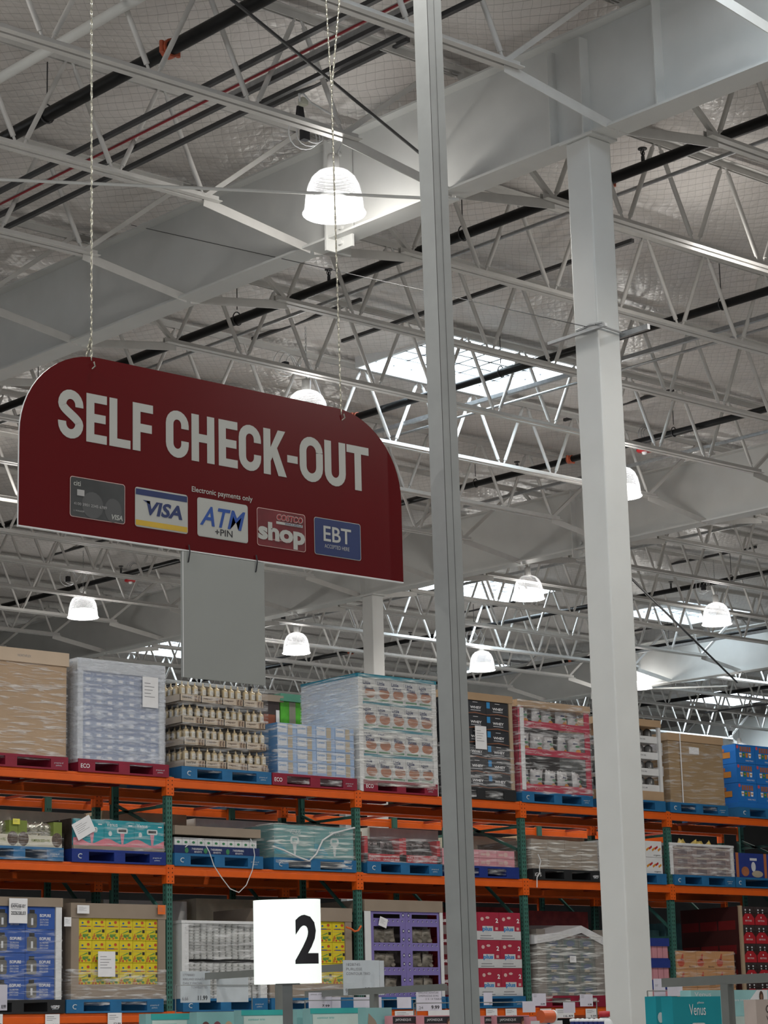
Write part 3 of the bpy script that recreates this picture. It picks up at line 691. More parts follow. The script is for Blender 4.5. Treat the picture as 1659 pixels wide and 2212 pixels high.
def carton_grid(u0, u1, z0, z1, v, nc, nr, cat_col, painter, what, group, depth=.38, stag=0, side_m=None, cat='box', rr=0):
    """cartons standing in rows and columns, each an own object; painter(mb,w,h) prints on the front"""
    w = (u1 - u0) / nc; h = (z1 - z0) / nr; proto = None
    for j in range(nr):
        for i in range(nc):
            lab = '%s, %s row down, %s across' % (what, ORD[nr - 1 - j], ORD[i])
            du = stag * (j % 2)
            if proto is None:
                m = MB().box((.002, 0, .002), (w - .002, depth, h - .002), cat_col)
                painter(m, w, h); proto = m.build('carton', loc=(u0 + i * w + du, v, z0 + j * h)); o = proto
            else:
                o = proto.copy(); C.objects.link(o); o.location = (u0 + i * w + du, v + random.uniform(0, rr), z0 + j * h)
            tag(o, lab, cat, group)
    return proto
def core(u0, u1, z0, z1, v0, v1, m, label, cat='box stack', name='carton_stack'):
    o = MB().box((0, 0, 0), (u1 - u0, v1 - v0, z1 - z0), m).build(name, loc=(u0, v0, z0)); return tag(o, label, cat)
def frame_box(u0, u1, z0, z1, v0, v1, t, top, bot, m, mc, label, name='display_carton'):
    """a display carton: posts at the corners, a lid band and a lower band around the goods"""
    r = empty(name, (u0, v0, z0), label, 'box'); w = u1 - u0; h = z1 - z0; d = v1 - v0
    if top: MB().box((-.008, -.012, h - top), (w + .008, d, h), m).build('lid', r)
    if bot: MB().box((0, -.008, 0), (w, d, bot), m).build('lower_band', r)
    for x in (0, w - t): MB().box((x, -.006, bot), (x + t, .03, h - top), mc).build('corner_post', r)
    MB().box((0, .03, bot), (.006, d, h - top), mc).build('side_panel', r) if t > .06 else None
    return r
def note(x, y, px, py, v, label, txt=None, m=PAPER, rot=0):
    p = at_v(x, y, v); q = at_v(x + px, y + py, v); w = q.x - p.x; h = p.z - at_v(x, y + py, v).z
    b = MB().box((0, 0, 0), (w, .002, h), m)
    for i in range(5): b.front(w * .12, w * (.5 + .35 * ((i * 37) % 10) / 10), h * (.78 - i * .11), h * (.80 - i * .11), -.001, INKG)
    if txt:
        for k, t in enumerate(txt): b.text(t, w * .1, h * (.62 - .28 * k), h * .14, -.002, INK, w=w * .8, bold=.01)
    o = b.build('paper_note', loc=(p.x, v, p.z - h)); o.rotation_euler.y = rot; tag(o, label, 'paper'); return o
zT = LV[2]; zM = LV[1]; zL = LV[0]; PH = .136; VB = VF + .0; 
RNG = random.Random(3)
# ===== TOP LEVEL
# T1 big brown box
a, b = at_v(-60, 1640, VF).x, at_v(144, 1640, VF).x
pallet(a - .25, b, zT, 'red', 'red pallet under the big brown box at the left edge', mark='ECO')
r = empty('cardboard_box', (a - .25, VF, zT + PH), 'big brown wrapped cardboard box at the left edge of the top shelf', 'box'); hh = zof(144, 1412) - zT - PH; w = b - a + .25
MB().box((0, 0, 0), (w - .01, 1.0, hh - .12), CARD).build('body', r)
m = MB().box((-.01, -.02, hh - .14), (w + .01, 1.01, hh), mat('pale_cardboard', (.56, .44, .33), .7, 0, .05, 3)); m.text('NORTHFLEX', w * .55, hh - .085, .025, -.021, INKG, w=.16); m.build('lid', r)
film(a - .25, b - .005, zT + .09, zT + PH + hh - .14, VF, VF + 1, 'wrinkled clear wrap around the big brown box at the left edge', FILM, seed=3)
# T2 blue-grey cases
a, b = frontx(166, 355, 1640)
pallet(a - .0, b + .04, zT, 'red', 'red pallet with ECO stencil under the milky wrapped stack', mark='ECO')
zt = zof(166, 1420)
def p2(m, w, h):
    m.front(.01, w - .01, h * .45, h * .95, -.001, mat('dusty_blue_print', (.10, .16, .33), .5)); m.text('PROTEIN', w * .25, h * .62, h * .17, -.002, PAPER, w=w * .5, bold=.02); m.front(w * .3, w * .7, h * .1, h * .35, -.001, PAPER)
carton_grid(a + .07, b - .07, zT + PH, zt - .12, VF + .01, 7, 8, mat('steel_blue_carton', (.25, .32, .48), .5), p2, 'blue grey carton in the milky wrapped stack', 'blue grey cartons in milky wrap')
core(a + .07, b - .07, zT + PH, zt - .13, VF + .4, VF + 1, mat('steel_blue_carton', 0), 'rear mass of blue and grey cartons in the milky wrapped stack')
frame_box(a, b, zT + PH, zt, VF, VF + 1, .07, .13, 0, mat('milky_white_board', (.55, .57, .60), .4), mat('milky_white_board', 0), 'white lid and corner boards around the blue and grey cartons')
film(a, b, zT + .1, zt, VF - .01, VF + 1, 'milky plastic wrap around the blue and grey cartons', FILMB, seed=5)
note(308, 1461, 34, 66, VF - .035, 'large white shipping label on the milky wrapped stack')
# T3 shampoo trays
a, b = frontx(398, 575, 1660)
pallet(at_v(389, 1680, VF).x, at_v(583, 1690, VF).x, zT, 'blue', 'blue pallet under the trays of shampoo bottles', mark='C')
GOLD = mat('champagne_gold_plastic', (.50, .40, .24), .3, .2, .08, 20); CREAM = mat('cream_label', (.62, .60, .54), .45); TRAY = mat('beige_printed_tray', (.52, .44, .35), .6, 0, .06, 8); HAIR = mat('brown_hair_print', (.09, .045, .03), .5); TBR = mat('tan_print', (.35, .26, .18), .6)
botp = None
def bottle(label):
    r = empty('shampoo_bottle', (0, 0, 0), label, 'bottle', 'shampoo bottles on the top shelf')
    MB().lathe([(0, 0), (.031, 0), (.036, .01), (.036, .160), (.031, .176), (.014, .184), (.012, .186)], (0, 0, 0), GOLD, 14).build('bottle_body', r)
    MB().lathe([(.012, .182), (.013, .198), (.009, .203), (.006, .228), (0, .229)], (0, 0, 0), GOLD, 10).build('pump_cap', r)
    m = MB(); n = 6
    for i in range(n):
        t0, t1 = R(-90 - 42 + 84 * i / n), R(-90 - 42 + 84 * (i + 1) / n)
        m.add([(.0368 * math.cos(t), .0368 * math.sin(t), z) for t, z in ((t0, .085), (t1, .085), (t1, .150), (t0, .150))], [(0, 1, 2, 3)], CREAM)
    m.text('Q', -.008, .10, .032, -.0375, INKG, w=.016); m.build('label_print', r); return r
layers = 4; z0 = zT + PH; zt = zof(398, 1468) ; lh = (zt - z0) / layers; sc = lh / .25
for j in range(layers):
    off = (0, .0, -.03, -.05)[j]; ua, ub = a + off + .02 * (3 - j) * 0, b + (.03, .01, 0, -.02)[j] * 1; zz = z0 + j * lh; nt = 4; tw = (ub - ua) / nt
    for i in range(nt):
        r = empty('bottle_tray', (ua + i * tw, VF + .0, zz), 'beige printed bottle tray, %s layer from the top, %s from the left' % (ORD[3 - j], ORD[i]), 'tray', 'beige bottle trays')
        m = MB(); w = tw - .004; hh = lh * .33
        m.box((0, 0, 0), (w, .5, .006), TRAY).box((0, 0, 0), (w, .006, hh), TRAY).box((0, 0, 0), (.005, .5, hh), TRAY).box((w - .005, 0, 0), (w, .5, hh), TRAY)
        m.front(w * .66, w * .97, .006, hh - .006, -.001, TBR)
        for q in (.72, .86): m.poly([(w * q, .01), (w * (q + .05), .012), (w * (q + .03), hh * .5), (w * (q + .07), hh * .9), (w * (q + .02), hh * .9), (w * (q - .01), hh * .5)], -.002, HAIR)
        m.text('PANTENE' if i == 0 else 'repair', w * .1, hh * .45, hh * .32, -.002, HAIR if i else INK, w=w * .45, bold=.01); m.front(w * .1, w * .55, hh * .2, hh * .26, -.002, TBR)
        m.build('tray_body', r)
    nb = 12; k = 0
    for i in range(nb):
        lab = 'gold shampoo bottle, %s layer down, %s in the front row' % (ORD[3 - j], ORD[i])
        x = ua + .045 + (ub - ua - .08) * i / (nb - 1) + RNG.uniform(-.006, .006) + (.006 if i % 3 == 0 else -.006 if i % 3 == 2 else 0)
        if botp is None: botp = bottle(lab); o = botp
        else: o = tree(botp); o['label'] = lab
        o.location = (x, VF + .045, zz + .008); o.scale = (sc, sc, sc)
    for i in range(5):
        o = tree(botp); o['label'] = 'gold shampoo bottle, %s layer down, %s along the left side' % (ORD[3 - j], ORD[i]); o.location = (ua + .045, VF + .135 + .1 * i, zz + .008); o.rotation_euler.z = -math.pi / 2; o.scale = (sc, sc, sc)
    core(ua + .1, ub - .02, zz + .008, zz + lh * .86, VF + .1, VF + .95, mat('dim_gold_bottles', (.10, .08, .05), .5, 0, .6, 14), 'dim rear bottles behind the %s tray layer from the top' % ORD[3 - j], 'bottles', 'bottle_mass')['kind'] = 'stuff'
film(a - .02, b + .02, z0 - .05, zt - .04, VF - .01, VF + .95, 'loose clear wrap around the shampoo trays', film_mat('thin_film', .02, .38), seed=9)
# T4 pale blue cartons
a, b = frontx(600, 766, 1680); z0 = zT + PH; zt = zof(600, 1560)
pallet(at_v(585, 1688, VF).x, at_v(768, 1697, VF).x, zT, 'red', 'red pallet under the pale blue wrapped cartons', mark='ECO')
PB = mat('pale_blue_carton', (.30, .42, .62), .5, 0, .05, 6); TANP = mat('tan_glass_print', (.42, .36, .27), .5); BLP = mat('mid_blue_print', (.05, .22, .50), .5); IVO = mat('ivory_print', (.60, .62, .66), .5)
def p4(m, w, h):
    m.front(.01, w * .5, h * .25, h * .92, -.001, IVO); m.front(w * .54, w * .78, h * .08, h * .92, -.001, TANP); m.text('Carnation', w * .06, h * .6, h * .2, -.002, BLP, w=w * .38, bold=.01)
    m.front(w * .8, w * .99, h * .02, h * .98, -.001, PB); m.side(.0, .38, h * .05, h * .6, .001, BLP); m.box((0, 0, 0), (.001, .38, h), BLP)
for q in range(2): pass
carton_grid(a, b - .0, z0, zt, VF, 4, 4, PB, p4, 'pale blue carton on the top shelf', 'pale blue cartons', depth=.45)
core(a + .002, b - .01, z0, zt - .01, VF + .46, VF + 1, mat('mid_blue_print', 0), 'rear mass of pale blue cartons in the low wrapped stack')
film(a, b, z0 - .1, zt, VF, VF + 1, 'clear wrap around the pale blue cartons', FILM, seed=12)
# things behind T4
gb = empty('storage_tub', (18.2, 21.5, 0)); gb.location = (at_v(606, 1560, 21.6).x, 21.6, zT + PH); zt2 = zof(610, 1497, 21.6) - zT - PH
tag(gb, 'bright green box with a dark green lid behind the pale blue cartons', 'tub'); w = at_v(665, 1560, 21.6).x - gb.location.x
LIME = mat('lime_green_print', (.06, .33, .02), .5, 0, .3, 9); DG = mat('dark_green_lid', (.01, .11, .06), .5)
MB().box((0, 0, 0), (w, .8, zt2 - .09), LIME).front(w * .32, w * .55, 0, zt2 - .1, -.002, mat('grey_strap_print', (.2, .2, .16), .6)).disc(w * .8, zt2 * .55, -.002, w * .12, DG, zt2 * .12).build('body', gb); MB().box((-.015, -.02, zt2 - .1), (w + .02, .82, zt2), DG, .03).build('lid', gb)
MB().tube([(w * .93, -.01, 0), (w * .95, -.014, zt2 * .6), (w * .92, -.01, zt2)], .007, mat('lime_strap', (.3, .5, .02), .5), 6).build('strap', gb)
ub = empty('snack_box', (at_v(566, 1560, 21.6).x, 21.6, zT + PH), 'dark snack box with red lettering between the bottles and the green tub', 'box'); w = at_v(604, 1560, 21.6).x - ub.location.x
hh = zof(575, 1500, 21.6) - zT - PH; m = MB().box((0, 0, 0), (w, .8, hh - .07), mat('dark_brown_print', (.03, .02, .02), .5)); m.front(w * .1, w * .75, hh * .5, hh * .8, -.001, mat('brick_print', (.22, .06, .03), .5)); m.front(w * .8, w, hh * .0, hh * .85, -.001, WHITEB); m.text('utz', w * .5, hh * .32, .05, -.002, mat('utz_red', (.55, .05, .03), .5), w=.09, bold=.02); m.build('body', ub)
MB().box((-.01, -.01, hh - .08), (w + .06, .8, hh), CARDG).build('lid', ub)
pallet(at_v(566, 1560, 21.6).x - .1, at_v(665, 1560, 21.6).x + .1, zT, 'blue', 'pallet on the rear rack under the green tub', v=21.55, dv=1)
# T5 tall snack pallet
a, b = frontx(776, 943, 1690); z0 = zT + PH; zt = zof(776, 1457)
pallet(a + .05, b - .01, zT, 'red', 'red pallet under the tallest glossy wrapped stack', mark='ECO')
TEAL = mat('teal_band', (.02, .22, .30), .45); MUFF = mat('muffin_print', (.36, .13, .06), .5, 0, .2, 10); PCW = mat('pale_print_white', (.55, .56, .57), .5); BRN = mat('poppy_brown_print', (.25, .10, .06), .5)
def p5(m, w, h):
    m.front(0, w, h * .9, h, -.001, TEAL); m.disc(w * .58, h * .35, -.001, w * .38, MUFF, h * .2); m.text('Little', w * .1, h * .66, h * .14, -.002, NAVY, w=w * .5, bold=.03); m.text('Bites', w * .2, h * .48, h * .17, -.002, NAVY, w=w * .6, bold=.03); m.front(w * .1, w * .9, h * .05, h * .12, -.002, mat('green_print', (.05, .2, .1), .5))
carton_grid(a + .07, b - .04, z0, zt - .0, VF, 5, 4, PCW, p5, 'white muffin snack carton in the tallest wrapped stack', 'muffin snack cartons', depth=.2)
cw = .105; nd = 9; hs = (zt - z0) / 4
sp = None
for j in range(4):
    for i in range(nd):
        lab = 'narrow snack carton on the tallest stack side, %s row down, %s from front' % (ORD[3 - j], ORD[i])
        if sp is None:
            m = MB().box((0, .002, .002), (.25, cw - .002, hs - .002), PCW); m.side(.0, cw, hs * .9, hs, -.001, TEAL); m.side(.035, .09, hs * .12, hs * .8, -.001, BRN); m.side(.035, .09, hs * .12, hs * .35, -.002, mat('green_print', 0)); m.side(.045, .07, hs * .5, hs * .6, -.002, PAPER)
            sp = m.build('carton'); o = sp
        else: o = sp.copy(); C.objects.link(o)
        o.location = (a + .005, VF + .08 + i * cw, z0 + j * hs); tag(o, lab, 'box', 'narrow snack cartons on the side of the tallest stack')
core(a + .26, b - .04, z0, zt - .01, VF + .21, VF + 1.02, PCW, 'inner mass of snack cartons in the tallest stack')
fr = frame_box(a, b + .012, zT + .0, zt + .015, VF - .012, VF + 1.03, .065, .04, 0, TEAL, WHITEB, 'teal cap and white corner boards around the tallest stack')
film(a, b, z0 - .06, zt, VF - .02, VF + 1.03, 'glossy crumpled wrap around the tallest stack', FILMH, .012, seed=21)
# T6 whey
a, b = frontx(958, 1111, 1700); z0 = zT + PH; zt = zof(1020, 1496)
pallet(a, b, zT, 'black', 'black pallet under the black protein cartons', mark=None)
BK = mat('black_carton', (.022, .024, .03), .45, 0, .1, 8); CY = mat('bright_blue_print', (.03, .25, .55), .5); CPR = mat('copper_print', (.22, .09, .05), .4)
def p6(m, w, h):
    m.text('WHEY', w * .28, h * .42, h * .18, -.002, PAPER, w=w * .5, bold=.03); m.front(w * .3, w * .75, h * .3, h * .34, -.001, IVO); m.front(w * .4, w * .62, h * .86, h * .89, -.001, PAPER); m.front(w * .02, w * .17, h * .52, h * .94, -.001, CY)
    m.add([(0, -.001, h * .08), (w * .5, -.001, h * .2), (w, -.001, h * .08), (w, -.001, h * .03), (w * .5, -.001, h * .12), (0, -.001, h * .03)], [(0, 1, 4, 5), (1, 2, 3, 4)], CPR)
carton_grid(a, b - .06, z0, zt - .09, VF, 3, 6, BK, p6, 'black protein carton right of the grey post', 'black protein cartons', depth=.5)
core(a, b - .06, z0, zt - .1, VF + .51, VF + 1, mat('dark_navy_stack', (.012, .016, .035), .5), 'rear mass of black protein cartons')
r = frame_box(a, b, z0, zt, VF - .005, VF + 1, .055, .09, 0, CARD, mat('tan_corner_board', (.40, .30, .20), .6), 'tan cardboard cap and corner board around the black protein cartons')
film(a, b, z0 - .12, z0 + .52, VF - .01, VF + 1, 'clear wrap around the lower half of the black protein cartons', FILM, seed=31)
note(1026, 1567, 26, 50, VF - .03, 'white sheet taped to the black protein cartons')
# T7 red frame with bags
a, b = frontx(1124, 1279, 1710); z0 = zT + PH; zt = zof(1124, 1511)
pallet(a, b - .02, zT, 'blue', 'blue pallet under the red display of white bags', mark='C')
RC = mat('crimson_board', (.42, .012, .05), .5, 0, .04, 6)
r = empty('display_crate', (a, VF, z0), 'red cardboard display crate holding rows of white bags', 'display'); w = b - a; h = zt - z0
MB().box((-.01, -.01, h - .085), (w + .02, 1.0, h), CARD).build('lid', r)
for k, (zz, hh) in enumerate(((0, .10), (h * .40, .085), (h * .70, .085))):
    m = MB().box((0, -.004, zz), (w, .012, zz + hh), RC)
    for q in (.22, .68):
        m.tube([(w * q + .02 * math.cos(R(t)), -.006, zz + hh / 2 + .02 * math.sin(R(t))) for t in range(40, 400, 30)], .003, PINK, 4); m.text('ulticon', w * q + .03, zz + hh * .35, .022, -.006, PINK, w=.09)
    m.build('shelf_band', r)
for x in (0, w - .09): MB().box((x, -.002, 0), (x + .09, .01, h - .085), RC).build('side_post', r)
m = MB().box((0, .0, 0), (.008, .98, h - .085), RC); m.build('side_panel', r)
MB().box((.03, -.014, .02), (.095, -.004, h - .1), WHITEB).build('corner_board', r)
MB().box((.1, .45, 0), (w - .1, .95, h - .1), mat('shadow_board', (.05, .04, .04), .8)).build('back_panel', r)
BAG = mat('white_bag_plastic', (.55, .55, .56), .25, 0, .12, 14, bump=.6); OGB = mat('orange_print', (.60, .25, .03), .4); GRB = mat('leaf_green_print', (.05, .22, .10), .4)
bgp = None
def bag(label, w=.19, h=.24):
    m = MB(); nx, nz = 8, 10; vs = []
    for s in (-1, 1):
        for j in range(nz + 1):
            for i in range(nx + 1):
                fx = i / nx; fz = j / nz; prof = (math.sin(math.pi * min(1, max(0, fx))) ** .6) * (math.sin(math.pi * (fz * .92 + .04)) ** .5) if fz < 1 else 0
                vs.append((w * (fx - .5) * (1 - .08 * math.sin(math.pi * fz)), s * .055 * prof, h * fz + .008 * math.sin(fx * 20) * (j == nz)))
    n = (nx + 1) * (nz + 1); fs = []
    for j in range(nz):
        for i in range(nx):
            q = j * (nx + 1) + i; fs += [(q, q + 1, q + nx + 2, q + nx + 1), (n + q, n + q + nx + 1, n + q + nx + 2, n + q + 1)]
    m.add(vs, fs, BAG, True); m.disc(w * .14, h * .22, -.055, w * .2, OGB, h * .12); m.disc(w * .1, h * .5, -.058, w * .18, GRB, h * .06); m.front(-w * .25, w * .1, h * .62, h * .68, -.058, NAVY)
    o = m.build('food_bag'); return tag(o, label, 'bag', 'white food bags in the red display')
for k, zz in enumerate((.10, h * .40 + .085, h * .70 + .085)):
    for i in range(5):
        lab = 'white bag in the red display, %s row down, %s from the left' % (ORD[2 - k], ORD[i])
        if bgp is None: bgp = bag(lab); o = bgp
        else: o = bgp.copy(); C.objects.link(o); o['label'] = lab
        o.location = (a + .17 + (w - .34) * i / 4, VF + .10 + RNG.uniform(0, .04), z0 + zz - .04); o.rotation_euler = (RNG.uniform(-.08, .08), RNG.uniform(-.1, .1), RNG.uniform(-.3, .3))
film(a, b, z0 - .02, zt, VF - .02, VF + .98, 'clear wrap around the red display of white bags', FILM, seed=41)
# T8 white shelf display mostly hidden
a, b = frontx(1308, 1434, 1735); z0 = zT + PH; zt = zof(1383, 1553)
pallet(a, b, zT, 'blue', 'blue pallet under the white shelf display right of the big column')
r = frame_box(a, b, z0, zt, VF, VF + 1, .05, .09, .12, CARD, WHITEB, 'white and brown display frame right of the big column on the top shelf')
w = b - a; h = zt - z0
for k in range(4):
    zz = .12 + (h - .21) * k / 4; hh = (h - .21) / 4
    m = MB().box((.05, .03, zz), (w - .05, .5, zz + .01), WHITEB).box((.05, .02, zz + hh * .0), (w - .05, .03, zz + hh * .42), WHITEB); m.text('organic rice', w * .35, zz + hh * .15, .03, .018, INKG, w=w * .4); m.build('shelf_tray', r)
    for i in range(6):
        o = MB().lathe([(0, 0), (.06, 0), (.065, .02), (.06, hh * .75), (.02, hh * .9), (0, hh * .9)], (0, 0, 0), mat('dark_pouch', (.12, .12, .12), .3, 0, .5, 9), 10).build('food_pouch', loc=(a + .12 + (w - .24) * i / 5, VF + .12, z0 + zz + .012)); tag(o, 'dark pouch in the white shelf display, %s shelf down, %s from left' % (ORD[3 - k], ORD[i]), 'pouch', 'dark pouches in the white display')
# T9 brown box with strap
a, b = frontx(1450, 1567, 1745); z0 = zT + PH; zt = zof(1450, 1583)
pallet(a - .05, b + .02, zT, 'blue', 'blue pallet under the strapped brown box', mark='C')
r = empty('cardboard_box', (a, VF, z0), 'plain brown cardboard box with a white strap and shipping labels on the top shelf', 'box'); w = b - a; h = zt - z0
MB().box((0, 0, 0), (w, 1, h - .08), mat('worn_cardboard', (.33, .225, .12), .7, 0, .1, 2, bump=.2)).build('body', r); MB().box((-.012, -.014, h - .10), (w + .012, 1.01, h), CARD).build('lid', r)
MB().box((w * .2, -.018, .0), (w * .2 + .018, -.014, h + .004), PAPER).build('strap', r)
MB().box((w * .38, -.004, h * .72), (w * .56, 0, h * .82), PAPER).build('shipping_label', r); MB().box((-.006, .1, h * .68), (0, .5, h * .86), PAPER).build('shipping_label', r); MB().box((-.006, .1, h * .38), (0, .35, h * .52), PAPER).build('shipping_label', r)
film(a, b, z0 - .08, zt - .1, VF, VF + 1, 'thin clear wrap around the strapped brown box', MATS['thin_film'] if 'thin_film' in MATS else FILM, seed=51)
# T10 blue snack boxes
a = at_v(1596, 1745, VF).x; b = a + 1.2; z0 = zT + PH; zt = zof(1596, 1607)
pallet(a - .02, b, zT, 'blue', 'blue pallet at the right edge under the bright blue snack boxes', mark='C')
BB = mat('bright_blue_carton', (.015, .16, .52), .45, 0, .05, 5); CUPO = mat('orange_cup_print', (.55, .22, .04), .5); CUPG = mat('green_cup_print', (.05, .25, .05), .5)
def p10(m, w, h):
    for i in range(5): m.front(w * (.22 + .12 * i), w * (.31 + .12 * i), h * .62, h * .88, -.001, MUFF)
    for i in range(4):
        x = w * (.2 + .16 * i); m.poly([(x, h * .32), (x + w * .10, h * .32), (x + w * .12, h * .56), (x - w * .02, h * .56)], -.001, (PAPER, CUPG, CUPO, PAPER)[i]); m.front(x, x + w * .1, h * .42, h * .48, -.002, CUPO)
    m.text('FAMILY PACK', w * .5, h * .12, h * .08, -.002, PAPER, w=w * .4); m.disc(w * .1, h * .85, -.002, w * .06, mat('pink_badge', (.6, .08, .12), .5), w * .06)
    m.side(.1, .45, h * .3, h * .6, .0, CUPO); m.side(.2, .6, h * .62, h * .8, .0, MUFF)
carton_grid(a, b, z0 + .07, zt, VF, 3, 3, BB, p10, 'bright blue snack carton at the top right', 'bright blue snack cartons', depth=.95)
core(a - .02, b, z0, z0 + .07, VF - .01, VF + 1, BB, 'bright blue base tray under the blue snack cartons', 'tray', 'base_tray')
#SPLIT3
# ===== MIDDLE LEVEL
def simple(px, label_pallet, colour, mark=None, lvl=None):
    a, b = frontx(px[0], px[1], px[2]); pallet(a, b, lvl if lvl is not None else zM, colour, label_pallet, mark=mark); return a, b
# M1 trail mix trays
a, b = simple((-60, 134, 1850), 'blue pallet under the olive green snack trays at the left edge', 'blue', 'C'); z0 = zM + PH; zt = zof(120, 1776)
OLV = mat('olive_print', (.17, .22, .04), .5); SEED = mat('dark_seed_print', (.09, .06, .045), .6, 0, .6, 60); CRM = mat('cream_carton', (.60, .57, .47), .55); FOIL = mat('silver_foil', (.6, .58, .5), .2, .8, .3, 12, bump=.8)
for i in range(2):
    w = (b - a) / 2; r = empty('snack_tray', (a + i * w, VF, z0), 'cream and olive snack tray at the left of the middle shelf, %s from the left' % ORD[i], 'tray', 'cream snack trays'); h = zt - z0
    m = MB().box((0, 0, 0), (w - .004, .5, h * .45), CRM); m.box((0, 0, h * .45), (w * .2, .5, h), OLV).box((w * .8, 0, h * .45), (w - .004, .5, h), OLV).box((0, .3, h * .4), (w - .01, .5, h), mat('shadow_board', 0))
    m.disc(w * .12, h * .3, -.001, w * .12, SEED, h * .28); m.disc(w * .88, h * .3, -.001, w * .12, SEED, h * .28); m.text('PUMPKIN SEED + FIG', w * .3, h * .2, h * .11, -.002, OLV, w=w * .42, bold=.01); m.build('tray_body', r)
    for k in range(4):
        o = bgp.copy(); C.objects.link(o); o.data = bgp.data.copy(); o.data.materials.clear(); o.data.materials.append(FOIL); o.data.materials.append(OLV); o.data.materials.append(SEED); o.data.materials.append(OLV)
        o.location = (a + i * w + w * (.28 + .15 * k), VF + .12, z0 + h * .42); o.scale = (.9, .9, .62); o.rotation_euler = (.2, RNG.uniform(-.5, .5), RNG.uniform(-.5, .5)); tag(o, 'shiny foil pouch in the %s cream snack tray, %s from its left' % (ORD[i], ORD[k]), 'pouch', 'foil pouches'); o.name = 'foil_pouch'
core(a, b, z0, z0 + (zt - z0) * .9, VF + .52, VF + 1, mat('dark_brown_print', 0), 'rear mass of snack trays at the left of the middle shelf')
film(a, b - .01, zM, z0 + .15, VF - .03, VF + .9, 'thin wrap around the snack trays and their blue pallet', MATS['thin_film'] if 'thin_film' in MATS else FILM, seed=61)
note(28, 1768, 15, 12, VF - .02, 'small yellow note on the snack trays', m=mat('yellow_note', (.75, .70, .10), .6))
# M2 razor cartons
a, b = simple((152, 355, 1855), 'dark blue pallet under the turquoise razor cartons', 'navy', 'C'); z0 = zM + PH; zt = zof(158, 1767)
TQ = mat('turquoise_carton', (.01, .28, .34), .45, 0, .05, 6); PKW = mat('pink_wave_print', (.62, .20, .25), .5); RZ = mat('razor_white_print', (.60, .65, .66), .4)
def razor(m, w, h, big=1):
    n = 10
    top = [(w * i / n, h * (.22 + .10 * math.sin(i / n * 2 * math.pi + 1))) for i in range(n + 1)]
    for i in range(n): m.poly([(w * i / n, .004), (w * (i + 1) / n, .004), top[i + 1], top[i]], -.001, PKW)
    m.poly(rrect(w * .42, w * .78, h * .52, h * .72, w * .05), -.002, RZ); m.front(w * .47, w * .73, h * .58, h * .67, -.003, DARK); m.poly([(w * .53, h * .52), (w * .67, h * .52), (w * .63, h * .12), (w * .57, h * .12)], -.0025, mat('pink_handle_print', (.60, .25, .32), .4))
    m.text('Venus', w * .08, h * .76, h * .15, -.002, PAPER, w=w * .36); m.disc(w * .2, h * .5, -.002, w * .06, RZ, w * .07); m.front(w * .8, w * .93, h * .8, h * .84, -.002, PAPER)
ca = at_v(158, 1830, VF).x; cb = at_v(354, 1830, VF).x
carton_grid(ca, cb, z0 + .03, zt, VF, 3, 1, TQ, razor, 'turquoise razor carton on the middle shelf', 'turquoise razor cartons', depth=.9)
core(ca - .0, cb, z0, z0 + .04, VF - .006, VF + .95, CARDG, 'grey brown tray under the turquoise razor cartons', 'tray', 'base_tray')
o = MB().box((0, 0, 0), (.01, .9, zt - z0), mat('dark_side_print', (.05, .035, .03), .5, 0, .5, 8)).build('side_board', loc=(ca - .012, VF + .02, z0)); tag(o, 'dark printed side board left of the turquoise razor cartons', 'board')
film(ca, cb, z0 - .03, zt, VF - .01, VF + .9, 'clear wrap over the turquoise razor cartons', MATS['thin_film'] if 'thin_film' in MATS else FILM, seed=62)
note(170, 1778, 42, 38, VF - .03, 'white sheet turned diagonally on the turquoise razor cartons', rot=-.5)
# M3 brown lid with drink cartons
a, b = simple((374, 565, 1862), 'blue pallet under the open tray of small white cartons', 'blue', 'C'); z0 = zM + PH; zt = zof(378, 1783)
ca = at_v(376, 1840, VF).x; cb = at_v(560, 1840, VF).x; h = zt - z0
def p3(m, w, h):
    m.front(0, w, h * .0, h * .42, -.002, NAVY); m.disc(w * .5, h * .68, -.001, w * .2, GRB, h * .08)
carton_grid(ca + .02, cb - .02, z0 + .01, z0 + h * .60, VF + .02, 11, 1, WHITEB, p3, 'small white carton in the brown tray on the middle shelf', 'small white cartons', depth=.12)
r = empty('open_tray', (ca, VF, z0), 'brown cardboard cover over the small white cartons, with a navy printed front', 'tray'); w = cb - ca
m = MB().box((0, -.004, .0), (w, .01, h * .30), NAVY)
for q in (.2, .42, .68): m.text('7 NOURISHING', w * q, h * .14, .022, -.006, PAPER, w=.15, bold=.01); m.text('BENEFITS', w * (q + .03), h * .04, .018, -.006, PAPER, w=.10); m.disc(w * (q - .06), h * .12, -.006, .025, GRB, .03)
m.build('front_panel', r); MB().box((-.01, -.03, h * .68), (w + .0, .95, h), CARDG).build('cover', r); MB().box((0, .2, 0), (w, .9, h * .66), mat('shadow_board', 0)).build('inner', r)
o = MB().tube([at_v(x, y, VF - .06 - .03 * (i in (2, 3, 4, 5))) - Vector((ca, VF, z0)) for i, (x, y) in enumerate([(400, 1830), (418, 1815), (436, 1812), (452, 1840), (462, 1870), (478, 1895), (497, 1920), (516, 1928), (532, 1912), (545, 1880), (550, 1848), (547, 1825), (541, 1812)])], .006, mat('white_strap_film', (.65, .66, .67), .3), 5).build('loose_strap', loc=(ca, VF, z0)); tag(o, 'loose white plastic strip hanging in a loop from the middle shelf', 'strap')
